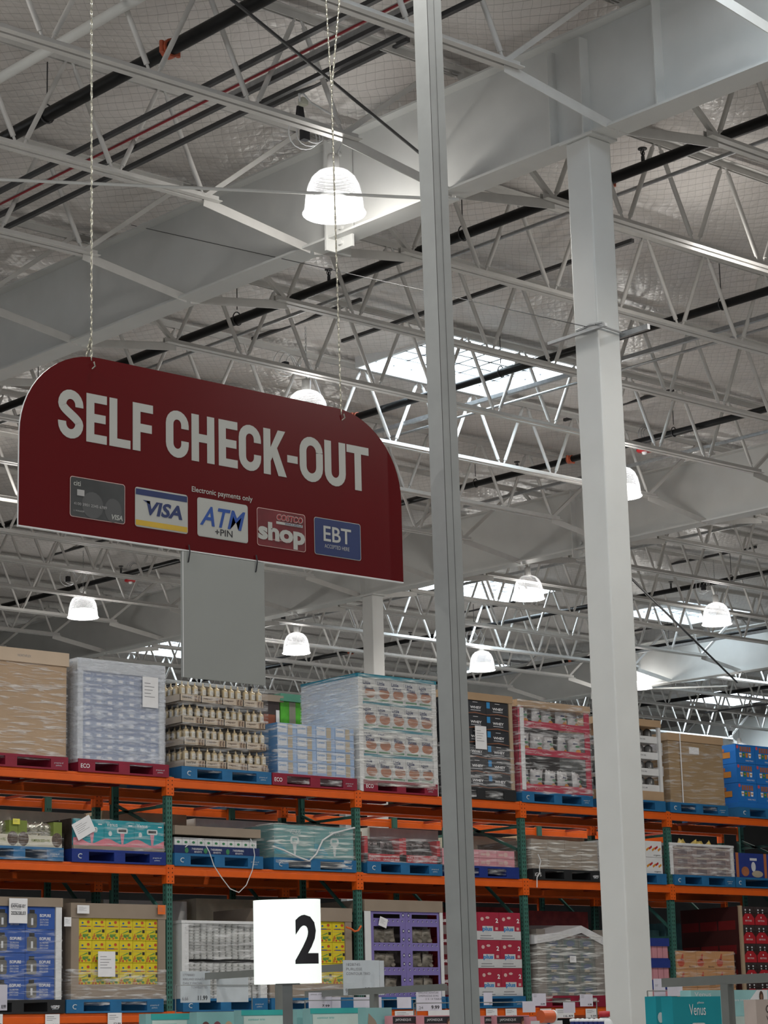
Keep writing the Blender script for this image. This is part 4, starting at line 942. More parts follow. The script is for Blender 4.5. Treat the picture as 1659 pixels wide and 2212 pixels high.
# M4 teal wrapped razor
a, b = simple((588, 766, 1865), 'blue pallet under the crumpled teal razor cartons', 'blue', 'C'); z0 = zM + PH; zt = zof(593, 1780)
ca = at_v(592, 1850, VF).x; cb = at_v(764, 1850, VF).x; TL = mat('pale_teal_carton', (.10, .30, .31), .5, 0, .08, 6); AQ = mat('aqua_wave_print', (.03, .30, .40), .5)
def p4b(m, w, h):
    m.poly([(0, h * .1), (w * .35, h * .12), (w * .25, h * .35), (0, h * .5)], -.001, AQ); m.poly(rrect(w * .40, w * .62, h * .42, h * .66, w * .06), -.002, RZ); m.front(w * .45, w * .57, h * .5, h * .6, -.003, TL); m.poly([(w * .46, h * .42), (w * .56, h * .42), (w * .53, h * .1), (w * .49, h * .1)], -.002, RZ); m.text('VENUS', w * .38, h * .74, h * .12, -.002, IVO, w=w * .28)
carton_grid(ca, cb, z0, zt, VF, 2, 1, TL, p4b, 'pale teal razor carton under crumpled wrap', 'pale teal razor cartons', depth=.95)
film(ca, cb, z0 - .1, zt + .01, VF - .01, VF + .95, 'crumpled glossy wrap bunched over the pale teal cartons', FILMH, .014, seed=71)
o = MB().tube([at_v(x, y, VF - .06) - Vector((ca, VF, z0)) for x, y in [(588, 1828), (612, 1836), (640, 1850), (668, 1860), (683, 1845), (697, 1815), (720, 1800), (750, 1792), (766, 1788)]], .011, mat('white_strap_film', 0), 6).build('twisted_wrap', loc=(ca, VF, z0)); tag(o, 'twisted rope of plastic wrap across the pale teal cartons', 'plastic wrap')
# M5 red beef sticks
a, b = simple((790, 952, 1880), 'blue pallet under the red snack displays', 'blue', 'C'); z0 = zM + PH; zt = zof(790, 1806)
ca = at_v(788, 1862, VF).x; cb = at_v(952, 1862, VF).x; RS = mat('bright_red_board', (.42, .015, .025), .5, 0, .05, 6)
for i in range(2):
    w = (cb - ca) / 2; h = zt - z0; r = empty('snack_display', (ca + i * w, VF, z0), 'red tray display of meat snacks on the middle shelf, %s one' % ('left' if i == 0 else 'right'), 'display')
    m = MB().box((0, 0, 0), (w - .004, .02, h * .32), RS).box((0, 0, 0), (.05, .4, h), RS).box((w - .055, 0, 0), (w - .004, .4, h * .95), RS).box((.05, .15, .1), (w - .05, .9, h * .95), mat('dark_brown_print', 0))
    m.text('FULL SIZE', w * .12, h * .18, .022, -.002, PAPER, w=w * .28); m.text('BEEF STICKS', w * .12, h * .06, .022, -.002, PAPER, w=w * .28); m.text('GRASS-FED BEEF', w * .48, h * .06, .022, -.002, PAPER, w=w * .42); m.text('CRAFTED WITH 100%', w * .48, h * .18, .018, -.002, PAPER, w=w * .42); m.build('tray_body', r)
    for k in range(4):
        o = bgp.copy(); C.objects.link(o); o.data = bgp.data.copy(); o.data.materials.clear()
        for q in (mat('dark_foil', (.08, .06, .06), .2, .4, .5, 10, bump=.5), RS, RS, IVO): o.data.materials.append(q)
        o.location = (ca + i * w + w * (.22 + .18 * k), VF + .08, z0 + h * .25); o.scale = (.62, .9, .75); o.rotation_euler = (.0, RNG.uniform(-.2, .2), RNG.uniform(-.3, .3)); o.name = 'snack_pouch'; tag(o, 'dark pouch in the %s red tray display, %s from its left' % ('left' if i == 0 else 'right', ORD[k]), 'pouch', 'dark meat snack pouches')
film(ca, cb, z0 - .02, zt, VF - .01, VF + .9, 'shiny wrap around the red snack displays', FILM, seed=73)
# M6 pink boxes
a, b = simple((962, 1118, 1890), 'blue pallet under the pink cartons beside the grey post', 'navy'); z0 = zM + PH; zt = zof(1030, 1835)
PKB = mat('pink_carton', (.58, .26, .30), .5, 0, .06, 6)
def p6b(m, w, h): m.disc(w * .5, h * .5, -.001, w * .12, PINK, h * .3); m.front(w * .1, w * .35, h * .3, h * .6, -.001, PINK)
ca = at_v(956, 1870, VF).x; cb = at_v(1112, 1870, VF).x
carton_grid(ca, cb, z0, zt, VF, 4, 2, PKB, p6b, 'pink carton beside the grey post on the middle shelf', 'pink cartons', depth=.9)
film(ca, cb, z0 - .1, zt, VF - .01, VF + .9, 'clear wrap around the pink cartons', MATS['thin_film'] if 'thin_film' in MATS else FILM, seed=74)
# M7 brown wrapped
a, b = simple((1148, 1297, 1890), 'black plastic pallet under the wrapped brown cartons', 'black', 'iGPS'); z0 = zM + PH; zt = zof(1148, 1812)
ca = at_v(1149, 1878, VF).x; cb = at_v(1292, 1878, VF).x
def p7(m, w, h): m.front(w * .3, w * .7, .005, h * .1, -.001, CARD)
carton_grid(ca, cb, z0, zt, VF, 4, 3, CARDG, p7, 'brown wrapped carton left of the big column', 'brown wrapped cartons', depth=.95)
film(ca, cb, z0 - .03, zt, VF - .01, VF + .95, 'shiny wrap around the brown cartons left of the big column', FILMH, .008, seed=75)
o = MB().tube([at_v(x, y, VF - .07) - Vector((ca, VF, z0)) for x, y in [(1162, 1845), (1168, 1860), (1165, 1872), (1166, 1885), (1160, 1895), (1160, 1917)]], .008, mat('white_strap_film', 0), 5).build('torn_wrap', loc=(ca, VF, z0)); tag(o, 'torn white strip of wrap hanging before the brown cartons', 'plastic wrap')
# M8 patterned boxes beside column
a, b = simple((1320, 1437, 1905), 'blue pallet under the white patterned snack cartons', 'blue', None); z0 = zM + PH; zt = zof(1400, 1816)
ca = at_v(1320, 1885, VF).x; cb = at_v(1432, 1885, VF).x
def p8(m, w, h):
    for i in range(5):
        x = w * (.1 + .17 * i); m.poly([(x, h * (.35 + .1 * (i % 2))), (x + w * .16, h * (.5 + .1 * (i % 2))), (x + w * .14, h * (.62 + .1 * (i % 2))), (x - .01, h * (.48 + .1 * (i % 2)))], -.001, (OGB, RS)[i % 2])
    m.text('organic', w * .5, h * .06, h * .12, -.002, INK, w=w * .4)
carton_grid(ca, cb, z0, zt, VF, 3, 2, WHITEB, p8, 'white orange printed carton right of the big column', 'white patterned cartons', depth=.9)
# M9 wrapped pinkish load with corner boards
a, b = simple((1454, 1586, 1912), 'blue pallet under the pinkish wrapped cartons', 'blue', 'C'); z0 = zM + PH; zt = zof(1450, 1820)
ca = at_v(1449, 1900, VF).x; cb = at_v(1586, 1900, VF).x; MV = mat('mauve_carton', (.28, .21, .20), .55, 0, .3, 12)
def p9(m, w, h): m.front(w * .25, w * .75, h * .15, h * .6, -.001, mat('plum_grey_print', (.16, .13, .14), .5)); m.front(w * .1, w * .9, h * .72, h * .8, -.001, CRM)
carton_grid(ca + .06, cb - .06, z0, zt - .03, VF, 3, 3, MV, p9, 'mauve carton in the wrapped stack with white corner boards', 'mauve cartons', depth=.9)
frame_box(ca, cb, z0, zt, VF - .006, VF + .95, .055, .03, 0, WHITEB, WHITEB, 'white corner boards around the mauve cartons')
for i in range(6):
    o = bgp.copy(); C.objects.link(o); o.data = bgp.data.copy(); o.data.materials.clear()
    for q in (mat('yellow_wrapper', (.6, .45, .12), .35, 0, .5, 12), OGB, OGB, IVO): o.data.materials.append(q)
    o.location = (ca + .15 + i * .16, VF + .12, zt - .10); o.scale = (.7, .8, .7); o.rotation_euler = (RNG.uniform(-.5, .5), RNG.uniform(-.9, .9), 0); o.name = 'snack_bag'; tag(o, 'small yellow snack bag on top of the mauve cartons, %s from the left' % ORD[i], 'bag', 'yellow snack bags')
film(ca, cb, z0, zt, VF - .02, VF + .95, 'clear wrap around the mauve cartons', FILM, seed=77)
# M10 blue cereal cartons
a, b = simple((1586, 1760, 1925), 'blue pallet at the right edge under the navy treat cartons', 'blue', 'C'); z0 = zM + PH; zt = zof(1600, 1842)
ca = at_v(1592, 1905, VF).x
def p10b(m, w, h):
    m.front(0, w * .1, 0, h, -.001, mat('rust_print', (.40, .13, .05), .5)); m.disc(w * .32, h * .25, -.001, w * .14, MUFF, h * .2); m.disc(w * .75, h * .16, -.001, w * .2, TANP, h * .14); m.front(w * .5, w * .75, h * .7, h * .8, -.001, IVO); m.disc(w * .62, h * .45, -.001, w * .08, IVO, h * .2)
carton_grid(ca, ca + 1.15, z0, zt, VF, 2, 1, mat('navy_carton', (.02, .04, .22), .45), p10b, 'navy treat carton at the right edge of the middle shelf', 'navy treat cartons', depth=.9)
# ===== LOW LEVEL (on the bottom beams)
# L1 blue protein cartons
a, b = simple((-70, 137, 2175), 'black pallet under the blue protein cartons at the left edge', 'black', 'iGPS', zL); z0 = zL + PH; zt = zof(120, 1940)
BLU = mat('royal_blue_carton', (.025, .085, .34), .5, 0, .06, 5); JAR = mat('grey_jar_print', (.13, .125, .115), .45, 0, .3, 10); JAL = mat('jar_lid_print', (.03, .03, .03), .4)
def pl1(m, w, h):
    x = w * .22; j = h * .8; m.poly(rrect(x - w * .17, x + w * .17, h * .08, h * .70, w * .07), -.001, JAR); m.front(x - w * .09, x + w * .09, h * .70, h * .86, -.001, JAL); m.front(x - w * .03, x + w * .04, h * .2, h * .5, -.002, IVO)
    m.text('ISOPURE', w * .48, h * .55, h * .13, -.002, PAPER, w=w * .38, bold=.02)
    for k in range(3): m.text(('25G PROTEIN', 'ZERO CARB', 'ZERO SUGAR')[k], w * .48, h * (.40 - .11 * k), h * .07, -.002, IVO, w=w * .3)
ca = at_v(-78, 2150, VF).x; cb = at_v(117, 2150, VF).x
carton_grid(ca, cb, z0, zt - .09, VF, 3, 4, BLU, pl1, 'royal blue protein carton at the left edge', 'royal blue protein cartons', depth=.9)
frame_box(ca, at_v(131, 2150, VF).x, z0, zt, VF - .006, VF + .95, .07, .09, 0, CARDG, WHITEB, 'grey brown lid and white corner board around the blue protein cartons')
film(ca, cb + .08, z0 - .02, z0 + .7, VF - .01, VF + .9, 'clear wrap around the lower blue protein cartons', MATS['thin_film'] if 'thin_film' in MATS else FILM, seed=81)
note(20, 1940, 39, 54, VF - .04, 'white sheet with a date on the blue protein cartons', txt=('EXP/USE BY', '2026.08.03'))
# L2 & L4 yellow candy
YEL = mat('yellow_carton', (.66, .53, .02), .5, 0, .06, 5); YR = mat('candy_red_print', (.50, .07, .03), .5); YG = mat('candy_green_print', (.10, .27, .06), .5); YO = mat('candy_orange_print', (.50, .16, .03), .5); YB = mat('candy_blue_print', (.03, .13, .28), .5)
def pl2(m, w, h):
    m.disc(w * .72, h * .82, -.001, w * .11, YR, h * .07, 8); m.disc(w * .30, h * .78, -.001, w * .08, YB, h * .05, 7); m.front(w * .1, w * .9, h * .60, h * .65, -.001, YO); m.front(w * .2, w * .6, h * .62, h * .66, -.002, YB)
    m.front(w * .0, w, h * .495, h * .505, -.001, CARDG); m.front(w * .72, w * .9, h * .36, h * .49, -.002, JAL)
    for i in range(9): m.disc(w * (.1 + .09 * i), h * (.16 + .07 * math.sin(i * 2.3)), -.001 - i * .0001, w * .07, (YG, YO, YR, YG)[i % 4], h * .06, 6)
    m.text('sour', w * .3, h * .18, h * .11, -.003, YG, w=w * .45, bold=.05); m.poly([(w * .15, h * .3), (w * .7, h * .42), (w * .6, h * .46), (w * .3, h * .36)], -.0015, YG); m.poly([(0, h * .05), (w * .12, h * .3), (w * .2, h * .35), (w * .15, h * .05)], -.0015, YO)
def candy(xl, xr, yt, yb, where, sides=True, nc=6):
    a, b = frontx(xl, xr, yb); z0 = zL + PH; zt = zof(xl, yt); 
    carton_grid(a + .10, b - .07, z0 + .14, zt - .15, VF + .012, nc, 3, YEL, pl2, 'yellow carton in the %s' % where, 'yellow candy cartons', depth=.3)
    core(a + .02, b - .02, z0 + .02, zt - .13, VF + .33, VF + .98, YEL, 'rear mass of yellow cartons in the %s' % where)
    r = frame_box(a, b, z0, zt, VF, VF + 1, .095, .15, .15, CARDG, CARDG, 'cardboard frame around the yellow cartons in the %s' % where)
    film(a, b, z0 - .06, z0 + .3, VF - .01, VF + 1, 'clear wrap around the foot of the %s' % where, FILM, seed=83); return a, b, z0, zt
A2 = candy(152, 357, 1950, 2150, 'stack left of the first green upright'); simple((140, 350, 2175), 'blue pallet under the yellow candy stack left of the first upright', 'blue', 'C', zL)
note(212, 2055, 37, 55, VF - .04, 'white sheet on the yellow candy stack left of the first upright')
note(167, 1955, 26, 18, VF - .04, 'shiny label on the lid of the yellow candy stack'); note(341, 1955, 16, 20, VF - .04, 'orange sticker on the lid of the yellow candy stack', m=mat('orange_sticker', (.75, .16, .03), .5))
note(139, 1981, 15, 20, VF - .04, 'small white label at the left corner of the yellow candy stack')
A4 = candy(583, 762, 1958, 2155, 'stack behind the lit number 2', nc=5); simple((583, 765, 2180), 'blue pallet under the yellow candy stack behind the number 2', 'blue', None, zL)
o = MB().tube([at_v(x, y, VF - .09) - Vector((A4[1], VF, A4[2])) for x, y in [(748, 2003), (758, 2006), (766, 2012), (774, 2010), (780, 2000)]], .012, mat('orange_ribbon', (.70, .14, .03), .4), 6).build('orange_ribbon', loc=(A4[1], VF, A4[2])); tag(o, 'orange ribbon tied at the upright beside the yellow stack', 'ribbon')
# L3 plastic cups
a, b = simple((392, 575, 2175), 'blue pallet under the wrapped stacks of clear cups', 'blue', 'C', zL); z0 = zL + PH; zt = zof(398, 1990)
ca = at_v(398, 2150, VF).x; cb = at_v(575, 2150, VF).x
CUP = mat('clear_cup_plastic', (.42, .43, .42), .25, 0, .4, 9)
cp = None
for j in range(2):
    for i in range(12):
        lab = 'tall sleeve of clear cups, %s row, %s from the left' % (('lower', 'upper')[j], ORD[i]); hh = (zt - z0) / 2 - .03
        if cp is None:
            prof = []; nn = 12
            for k in range(nn): prof += [(.036, hh * k / nn), (.046, hh * (k + .75) / nn), (.047, hh * (k + .95) / nn)]
            cp = MB().lathe(prof, (0, 0, 0), CUP, 12).build('cup_sleeve'); o = cp
        else: o = cp.copy(); C.objects.link(o)
        o.location = (ca + .12 + (cb - ca - .17) * i / 11, VF + .06, z0 + j * (hh + .04)); tag(o, lab, 'cups', 'sleeves of clear cups')
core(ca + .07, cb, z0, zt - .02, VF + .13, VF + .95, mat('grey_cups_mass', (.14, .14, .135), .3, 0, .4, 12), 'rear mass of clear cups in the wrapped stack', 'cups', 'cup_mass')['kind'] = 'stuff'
frame_box(ca - .04, cb, z0, zt + .01, VF - .01, VF + .95, .09, .03, 0, WHITEB, WHITEB, 'white corner boards around the clear cups')
for j in range(2): film(ca, cb, z0 + j * (zt - z0) / 2, z0 + (j + 1) * (zt - z0) / 2 - .01, VF - .015, VF + .9, 'milky wrap around the %s row of clear cups' % ('lower', 'upper')[j], FILM, seed=90 + j)
# second load above the cups, on the rear rack
# L5 purple display
a, b = simple((795, 960, 2165), 'blue pallet under the purple display', 'blue', 'C', zL); z0 = zL + PH; zt = zof(805, 1943)
ca = at_v(790, 2150, VF).x; cb = at_v(960, 2150, VF).x
PUR = mat('lilac_board', (.20, .165, .42), .5, 0, .05, 5); PUD = mat('purple_hole_print', (.05, .04, .12), .5)
r = empty('purple_display', (ca, VF, z0), 'purple cardboard display with windows and round holes under a grey brown lid', 'display'); w = cb - ca; h = zt - z0
MB().box((-.0, -.015, h - .13), (w, 1, h), CARDG).build('lid', r)
for x in (0, w - .045): MB().box((x, -.012, 0), (x + .09 if x == 0 else x + .045, .0, h - .13), WHITEB).build('corner_board', r)
x0, x1 = .10, w - .05; cw = (x1 - x0) / 2; nr = 4; rh = (h - .13) / 3.5
k = 0
for c_ in range(2):
    for j in range(nr):
        zb_ = j * rh; zt_ = min(h - .13, zb_ + rh); xa = x0 + c_ * cw; m = MB(); wl, wr = (xa + .04, xa + cw - .08) if c_ == 0 else (xa + .10, xa + cw - .03); z1_, z2_ = zb_ + .06, min(zt_ - .03, zb_ + rh - .02)
        m.box((xa, 0, zb_), (wl, .01, zt_), PUR).box((wr, 0, zb_), (xa + cw - .003, .01, zt_), PUR).box((wl, 0, zb_), (wr, .01, z1_), PUR).box((wl, 0, z2_), (wr, .01, zt_), PUR)
        for q in range(7): m.disc(xa + .05 + (cw - .1) * q / 6, zb_ + .03, -.001, .010, PUD, .014, 8); 
        for q in range(7): m.disc(xa + .053 + (cw - .1) * q / 6, zb_ + .026, -.002, .006, IVO, .007, 6)
        xh = xa + cw - .035 if c_ == 0 else xa + .05
        for zz in (.35, .7): m.disc(xh, zb_ + rh * zz, -.001, .018, PUD, .024, 10); m.disc(xh, zb_ + rh * zz, -.002, .011, IVO, .012, 8)
        m.build('window_panel', r)
        if z2_ - z1_ > .05:
            for q in range(2):
                o = bgp.copy(); C.objects.link(o); o.data = bgp.data.copy(); o.data.materials.clear()
                for mm in (mat('dim_pouch', (.20, .18, .15), .3, 0, .5, 10, bump=.5), PUR, CARDG, IVO): o.data.materials.append(mm)
                o.location = (ca + wl + (wr - wl) * (.3 + .42 * q), VF + .08, z0 + z1_ - .01); o.scale = (.95, .8, .72); o.rotation_euler = (0, RNG.uniform(-.2, .2), RNG.uniform(-.3, .3)); o.name = 'food_pouch'; k += 1
                tag(o, 'clear pouch in the purple display, %s column, %s window down, %s one' % (('left', 'right')[c_], ORD[nr - 1 - j], ('left', 'right')[q]), 'pouch', 'pouches in the purple display')
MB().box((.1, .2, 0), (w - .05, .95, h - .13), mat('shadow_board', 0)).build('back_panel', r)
note(817, 1978, 18, 20, VF - .03, 'small tilted white tag on the purple display', rot=.3)
# L6 red white plus cartons
a, b = simple((965, 1133, 2180), 'blue pallet under the red and white cartons', 'blue', 'C', zL); z0 = zL + PH; zt = zof(1045, 1970)
ca = at_v(990, 2150, VF).x; cb = at_v(1130, 2150, VF).x; CRM2 = mat('crimson_carton', (.36, .02, .05), .5, 0, .06, 6)
def pl6(m, w, h):
    m.front(0, w, .002, h * .32, -.001, PCW); m.front(w * .2, w * .7, h * .28, h * .50, -.002, PCW); m.text('plus', w * .2, h * .28, h * .2, -.003, BLP, w=w * .45, bold=.04); m.text('2', w * .82, h * .62, h * .16, -.002, PAPER, w=w * .12, bold=.03); m.front(w * .1, w * .6, h * .14, h * .17, -.002, INKG); m.front(w * .08, w * .7, h * .05, h * .08, -.002, INKG); m.disc(w * .2, h * .75, -.002, w * .08, PINK, h * .07, 7); m.disc(w * .45, h * .8, -.002, w * .1, PINK, h * .05, 6); m.front(w * .8, w * .92, h * .36, h * .46, -.002, PINK)
carton_grid(ca, cb, z0, zt, VF, 3, 3, CRM2, pl6, 'crimson and white carton right of the grey post', 'crimson and white cartons', depth=.3)
def pls(m, w, h):
    m.text('GIES', 0, h * .7, h * .14, -.002, PAPER, w=w * .8, bold=.03); m.poly(rrect(w * .15, w * .85, h * .1, h * .55, w * .1), -.001, mat('grey_plate_print', (.2, .17, .17), .5))
carton_grid(at_v(957, 2120, VF + .1).x, ca - .01, z0, zt - .05, VF + .1, 1, 4, mat('maroon_carton', (.12, .006, .012), .5), pls, 'maroon carton between the purple display and post', 'maroon cartons', depth=.8)
core(ca + .01, cb - .01, z0, zt - .01, VF + .31, VF + 1, CRM2, 'rear mass of crimson and white cartons')
# L7 grey wrapped
a, b = simple((1163, 1312, 2170), 'red pallet under the grey wrapped stack with a white cover', 'red', None, zL); z0 = zL + PH; zt = zof(1160, 2003)
ca = at_v(1163, 2150, VF).x; cb = at_v(1308, 2150, VF).x
GM = mat('grey_brown_wrapped_board', (.20, .175, .155), .5, 0, .15, 4)
def pl7(m, w, h): m.front(w * .1, w * .8, h * .2, h * .8, -.001, (mat('dim_teal_print', (.08, .13, .13), .5))); m.disc(w * .5, h * .5, -.002, w * .25, mat('dim_blue_print', (.07, .10, .2), .5), h * .25); m.front(w * .3, w * .6, h * .05, h * .25, -.003, TANP)
carton_grid(ca + .16, cb - .14, z0, zt - .12, VF + .01, 3, 5, mat('dim_grey_carton', (.12, .13, .12), .5, 0, .4, 9), pl7, 'dim carton under grey wrap left of the big column', 'dim cartons in grey wrap', depth=.2)
frame_box(ca, cb, z0, zt - .02, VF, VF + 1, .15, .0, 0, GM, GM, 'grey brown boards around the dim wrapped cartons')
r = empty('plastic_cover', (ca, VF - .02, zt - .12), 'white plastic cover over the grey wrapped stack', 'cover'); w = cb - ca
m = MB(); vs = [(-.05, 0, .02), (w * .3, 0, .06), (w * .66, 0, .15), (w * 1.02, 0, .0), (-.05, .9, .05), (w * .3, .9, .1), (w * .66, .9, .2), (w * 1.02, .9, .1), (-.05, 0, -.08), (w * .3, 0, -.03), (w * .66, 0, .06), (w * 1.02, 0, -.10), (-.05, .9, -.08)]
m.add(vs, [(0, 1, 5, 4), (1, 2, 6, 5), (2, 3, 7, 6), (8, 9, 1, 0), (9, 10, 2, 1), (10, 11, 3, 2), (12, 8, 0, 4)], mat('white_poly_cover', (.62, .62, .64), .35, 0, .08, 9, bump=.4)); m.build('cover_sheet', r)
film(ca, cb, z0 - .08, zt - .08, VF - .01, VF + 1, 'glossy grey wrap around the dim cartons', FILMH, .012, seed=95)
note(1231, 2065, 14, 14, VF - .05, 'tiny white label on the grey wrapped stack')
# L8 blue trays
a = at_v(1330, 2100, VF).x; b = at_v(1449, 2100, VF).x
for j in range(3):
    r = empty('blue_tray', (a, VF + .02, zL + PH + .02 + j * .27 - .12), 'dark blue tray of pink packs right of the big column, %s from the top' % ORD[2 - j], 'tray')
    MB().box((0, 0, 0), (b - a, .9, .02), MATS['navy_carton']).box((0, -.01, .17), (b - a + .01, .92, .27), MATS['navy_carton']).build('tray_body', r)
    m = MB()
    for i in range(10): m.box(((b - a) * i / 10 + .005, .01, .02), ((b - a) * (i + 1) / 10 - .005, .3, .17), PKB)
    m.build('pink_packs', r)
# L9 orange tan cartons
a, b = frontx(1462, 1587, 2130); zt = zof(1465, 2054)
TN = mat('peach_carton', (.52, .27, .12), .5, 0, .08, 3)
def pl9(m, w, h): m.disc(w * .22, h * .35, -.001, w * .17, mat('salmon_print', (.48, .08, .04), .5), h * .22); m.poly([(w * .2, h * .5), (w * .3, h * .85), (w * .36, h * .85), (w * .34, h * .5)], -.001, mat('salmon_print', 0)); m.text('Bitchin', w * .62, h * .08, h * .1, -.002, HAIR, w=w * .3); m.front(w * .4, w * .85, h * .5, h * .53, -.001, YO)
carton_grid(a, b, zL + .0, zt, VF - .02, 3, 3, TN, pl9, 'peach carton with a red fruit print', 'peach cartons', depth=.8)
film(a, b, zL + .05, zt + .005, VF - .03, VF + .7, 'clear wrap around the peach cartons', MATS['thin_film'] if 'thin_film' in MATS else FILM, seed=97)
# L10 dark red meat snack stack
a = at_v(1603, 2100, VF).x; zt = zof(1605, 1958); b = a + 1.1
def pl10(m, w, h):
    m.front(0, w, h * .62, h, -.0012, mat('dark_foil', 0)); m.poly([(w * .03, h * .02), (w * .97, h * .02), (w * .97, h * .38), (w * .72, h * .62), (w * .28, h * .62), (w * .03, h * .38)], -.002, RS); m.text('BEEF STICKS', w * .25, h * .2, h * .08, -.003, PAPER, w=w * .5); m.disc(w * .5, h * .42, -.003, w * .04, PAPER, h * .05)
    for q in (.3, .65): m.disc(w * q, h * .82, -.002, w * .06, IVO, h * .05); m.disc(w * q, h * .68, -.002, w * .05, IVO, h * .03)
carton_grid(a + .06, b, zL + PH - .08, zt, VF, 4, 5, mat('dark_meat_carton', (.05, .012, .012), .5), pl10, 'dark red meat snack carton at the right edge', 'dark red snack cartons', depth=.9)
frame_box(a, b, zL + PH - .08, zt + .01, VF - .01, VF + 1.02, .055, 0, 0, CARDG, mat('tan_corner_board', 0), 'tan corner post at the edge of the dark red snack cartons')
m = MB(); hh = (zt - zL) / 4
for j in range(4):
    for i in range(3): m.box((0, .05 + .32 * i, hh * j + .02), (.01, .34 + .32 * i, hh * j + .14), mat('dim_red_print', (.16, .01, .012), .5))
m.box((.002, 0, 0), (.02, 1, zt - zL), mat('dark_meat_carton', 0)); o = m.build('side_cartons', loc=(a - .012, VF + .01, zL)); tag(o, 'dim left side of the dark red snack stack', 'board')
# ===== REAR RACK LOADS glimpsed through the gaps
REARM = [mat('rear_cream', (.80, .73, .58), .5, 0, .15, 5), mat('rear_white', (.85, .85, .82), .5, 0, .15, 5), mat('rear_kraft', (.62, .48, .33), .6, 0, .15, 5), mat('rear_red', (.40, .08, .08), .5, 0, .3, 7), mat('rear_teal', (.10, .25, .27), .5, 0, .3, 7)]
seq = [(UU[i] + .08 + 1.27 * k, i * 2 + k) for i in range(5) for k in range(2)]
zr = [1, 0, 2, 1, 0, 1, 0, 2, 1, 1]
for u, i in seq:
    hM = (.56, .53, .58, .55, .50, .56, .52, .57, .54, .55)[i]
    pallet(u, u + 1.2, zM, ('blue', 'red', 'blue', 'blue', 'black', 'red', 'blue', 'blue', 'blue', 'wood')[i], 'pallet on the middle level of the rear rack, %s from the left' % ORD[i], v=21.25, dv=1)
    o = core(u + .02, u + 1.16, zM + PH, zM + PH + hM, 21.28, 22.2, REARM[zr[i]], 'pale wrapped load on the middle level of the rear rack, %s from the left' % ORD[i], 'wrapped load', 'wrapped_load')
    hL = (1.10, 1.12, 1.12, 1.16, 1.1, 1.08, 1.15, 1.12, .9, 1.0)[i]
    pallet(u, u + 1.2, zL, 'blue', 'pallet on the bottom level of the rear rack, %s from the left' % ORD[i], v=21.25, dv=1)
    core(u + .02, u + 1.16, zL + PH, zL + PH + hL, 21.28, 22.2, REARM[(1, 0, 1, 0, 2, 3, 3, 3, 4, 4)[i]], 'printed load on the bottom level of the rear rack, %s from the left' % ORD[i], 'wrapped load', 'wrapped_load')
# ===== PRICE TAGS on the bottom beam
def tagcard(x, y, w, h, price, label, v=VF - .03, m=PAPER):
    p = at_v(x, y, v); s = at_v(x + w, y, v).x - p.x; hh = p.z - at_v(x, y + h, v).z
    b = MB().box((0, 0, 0), (s, .003, hh), m)
    if price:
        b.text(price, s * .42, hh * .08, hh * .22, -.001, INK, w=s * .5, bold=.01); b.front(s * .1, s * .6, hh * .8, hh * .84, -.001, INKG); b.front(s * .1, s * .75, hh * .66, hh * .69, -.001, INKG); b.front(s * .1, s * .5, hh * .54, hh * .57, -.001, INKG)
    o = b.build('price_tag', loc=(p.x, v, p.z - hh)); tag(o, label, 'price tag'); return o
tagcard(-22, 2190, 28, 30, '.99', 'price tag cut by the left edge of the bottom beam'); tagcard(98, 2191, 31, 30, '15.99', 'price tag below the black pallet on the bottom beam'); tagcard(233, 2188, 30, 30, '52.99', 'price tag below the yellow candy stack on the bottom beam')
for x, pr, l in ((1050, '11.99', 'tag on the bottom beam touching the grey post'), (1092, '6.99', 'tag on the bottom beam below the crimson cartons'), (1167, '8.99', 'tag on the bottom beam above the tipped orange jar'), (1200, '16.49', 'wide tag on the bottom beam below the grey wrapped stack'), (1265, '9.99', 'small tag on the bottom beam left of the big column')): tagcard(x, 2179, 24 if x != 1200 else 40, 20, pr, l)
tagcard(853, 2184, 40, 22, '8.29', 'price tag half hidden behind the large one at the grey post'); tagcard(925, 2182, 50, 20, None, 'pale printed tag on the bottom beam left of the grey post')
# ================================================================= FRONT GONDOLA (rails, price cards and products in front of the rack)
RAIL = mat('rail_grey', (.19, .20, .19), .4, .1)
def gpt(x, y, k): return at_d(x, y, k)
def rail(x0, y0, x1, y1, k0, h, label, posts=()):
    p = gpt(x0, y0, k0); u = p.x; q = at_u(x1, y1, u); r = empty('merchandise_rail', p, label, 'rail'); q = Vector((u, q.y, p.z))
    MB().bar((0, 0, 0), q - p, .03, h, RAIL).build('rail_bar', r)
    for x in posts:
        s = at_u(x, y0, u); MB().box((-.02, s.y - p.y - .02, -p.z), (.02, s.y - p.y + .02, -h / 2), RAIL).build('post', r)
    return u
u1_ = rail(446, 2109, 826, 2084, 17.0, .05, 'dark grey rail holding the large price cards behind the number 2', (602,))
u2_ = rail(662, 2148, 962, 2133, 14.5, .04, 'light grey rail left of the grey post', (808,))
u3_ = rail(1434, 2123, 1700, 2103, 9.8, .037, 'grey merchandise rail at the lower right corner', (1570,))
def pcard(x, y, w, h, k, lines, price, unit, label, m=PAPER, v_=None):
    p = gpt(x, y, k); b = MB(); e = at_v(x + w, y, p.y); s = e.x - p.x; hh = p.z - at_v(x, y + h, p.y).z
    b.box((0, 0, 0), (s, .003, hh), m)
    for i, t in enumerate(lines): b.text(t, s * (.08 if i < 3 else .35), hh * (.84 - .13 * i), hh * .075, -.001, INKG, w=s * min(.8, .055 * len(t)))
    if price: b.text(price, s * .58, hh * .07, hh * .15, -.001, INK, w=s * .32, bold=.015)
    if unit: b.text(unit, s * .05, hh * .07, hh * .12, -.001, INKG, w=s * .2)
    o = b.build('price_card', loc=(p.x, p.y, p.z - hh)); tag(o, label, 'price card'); return o
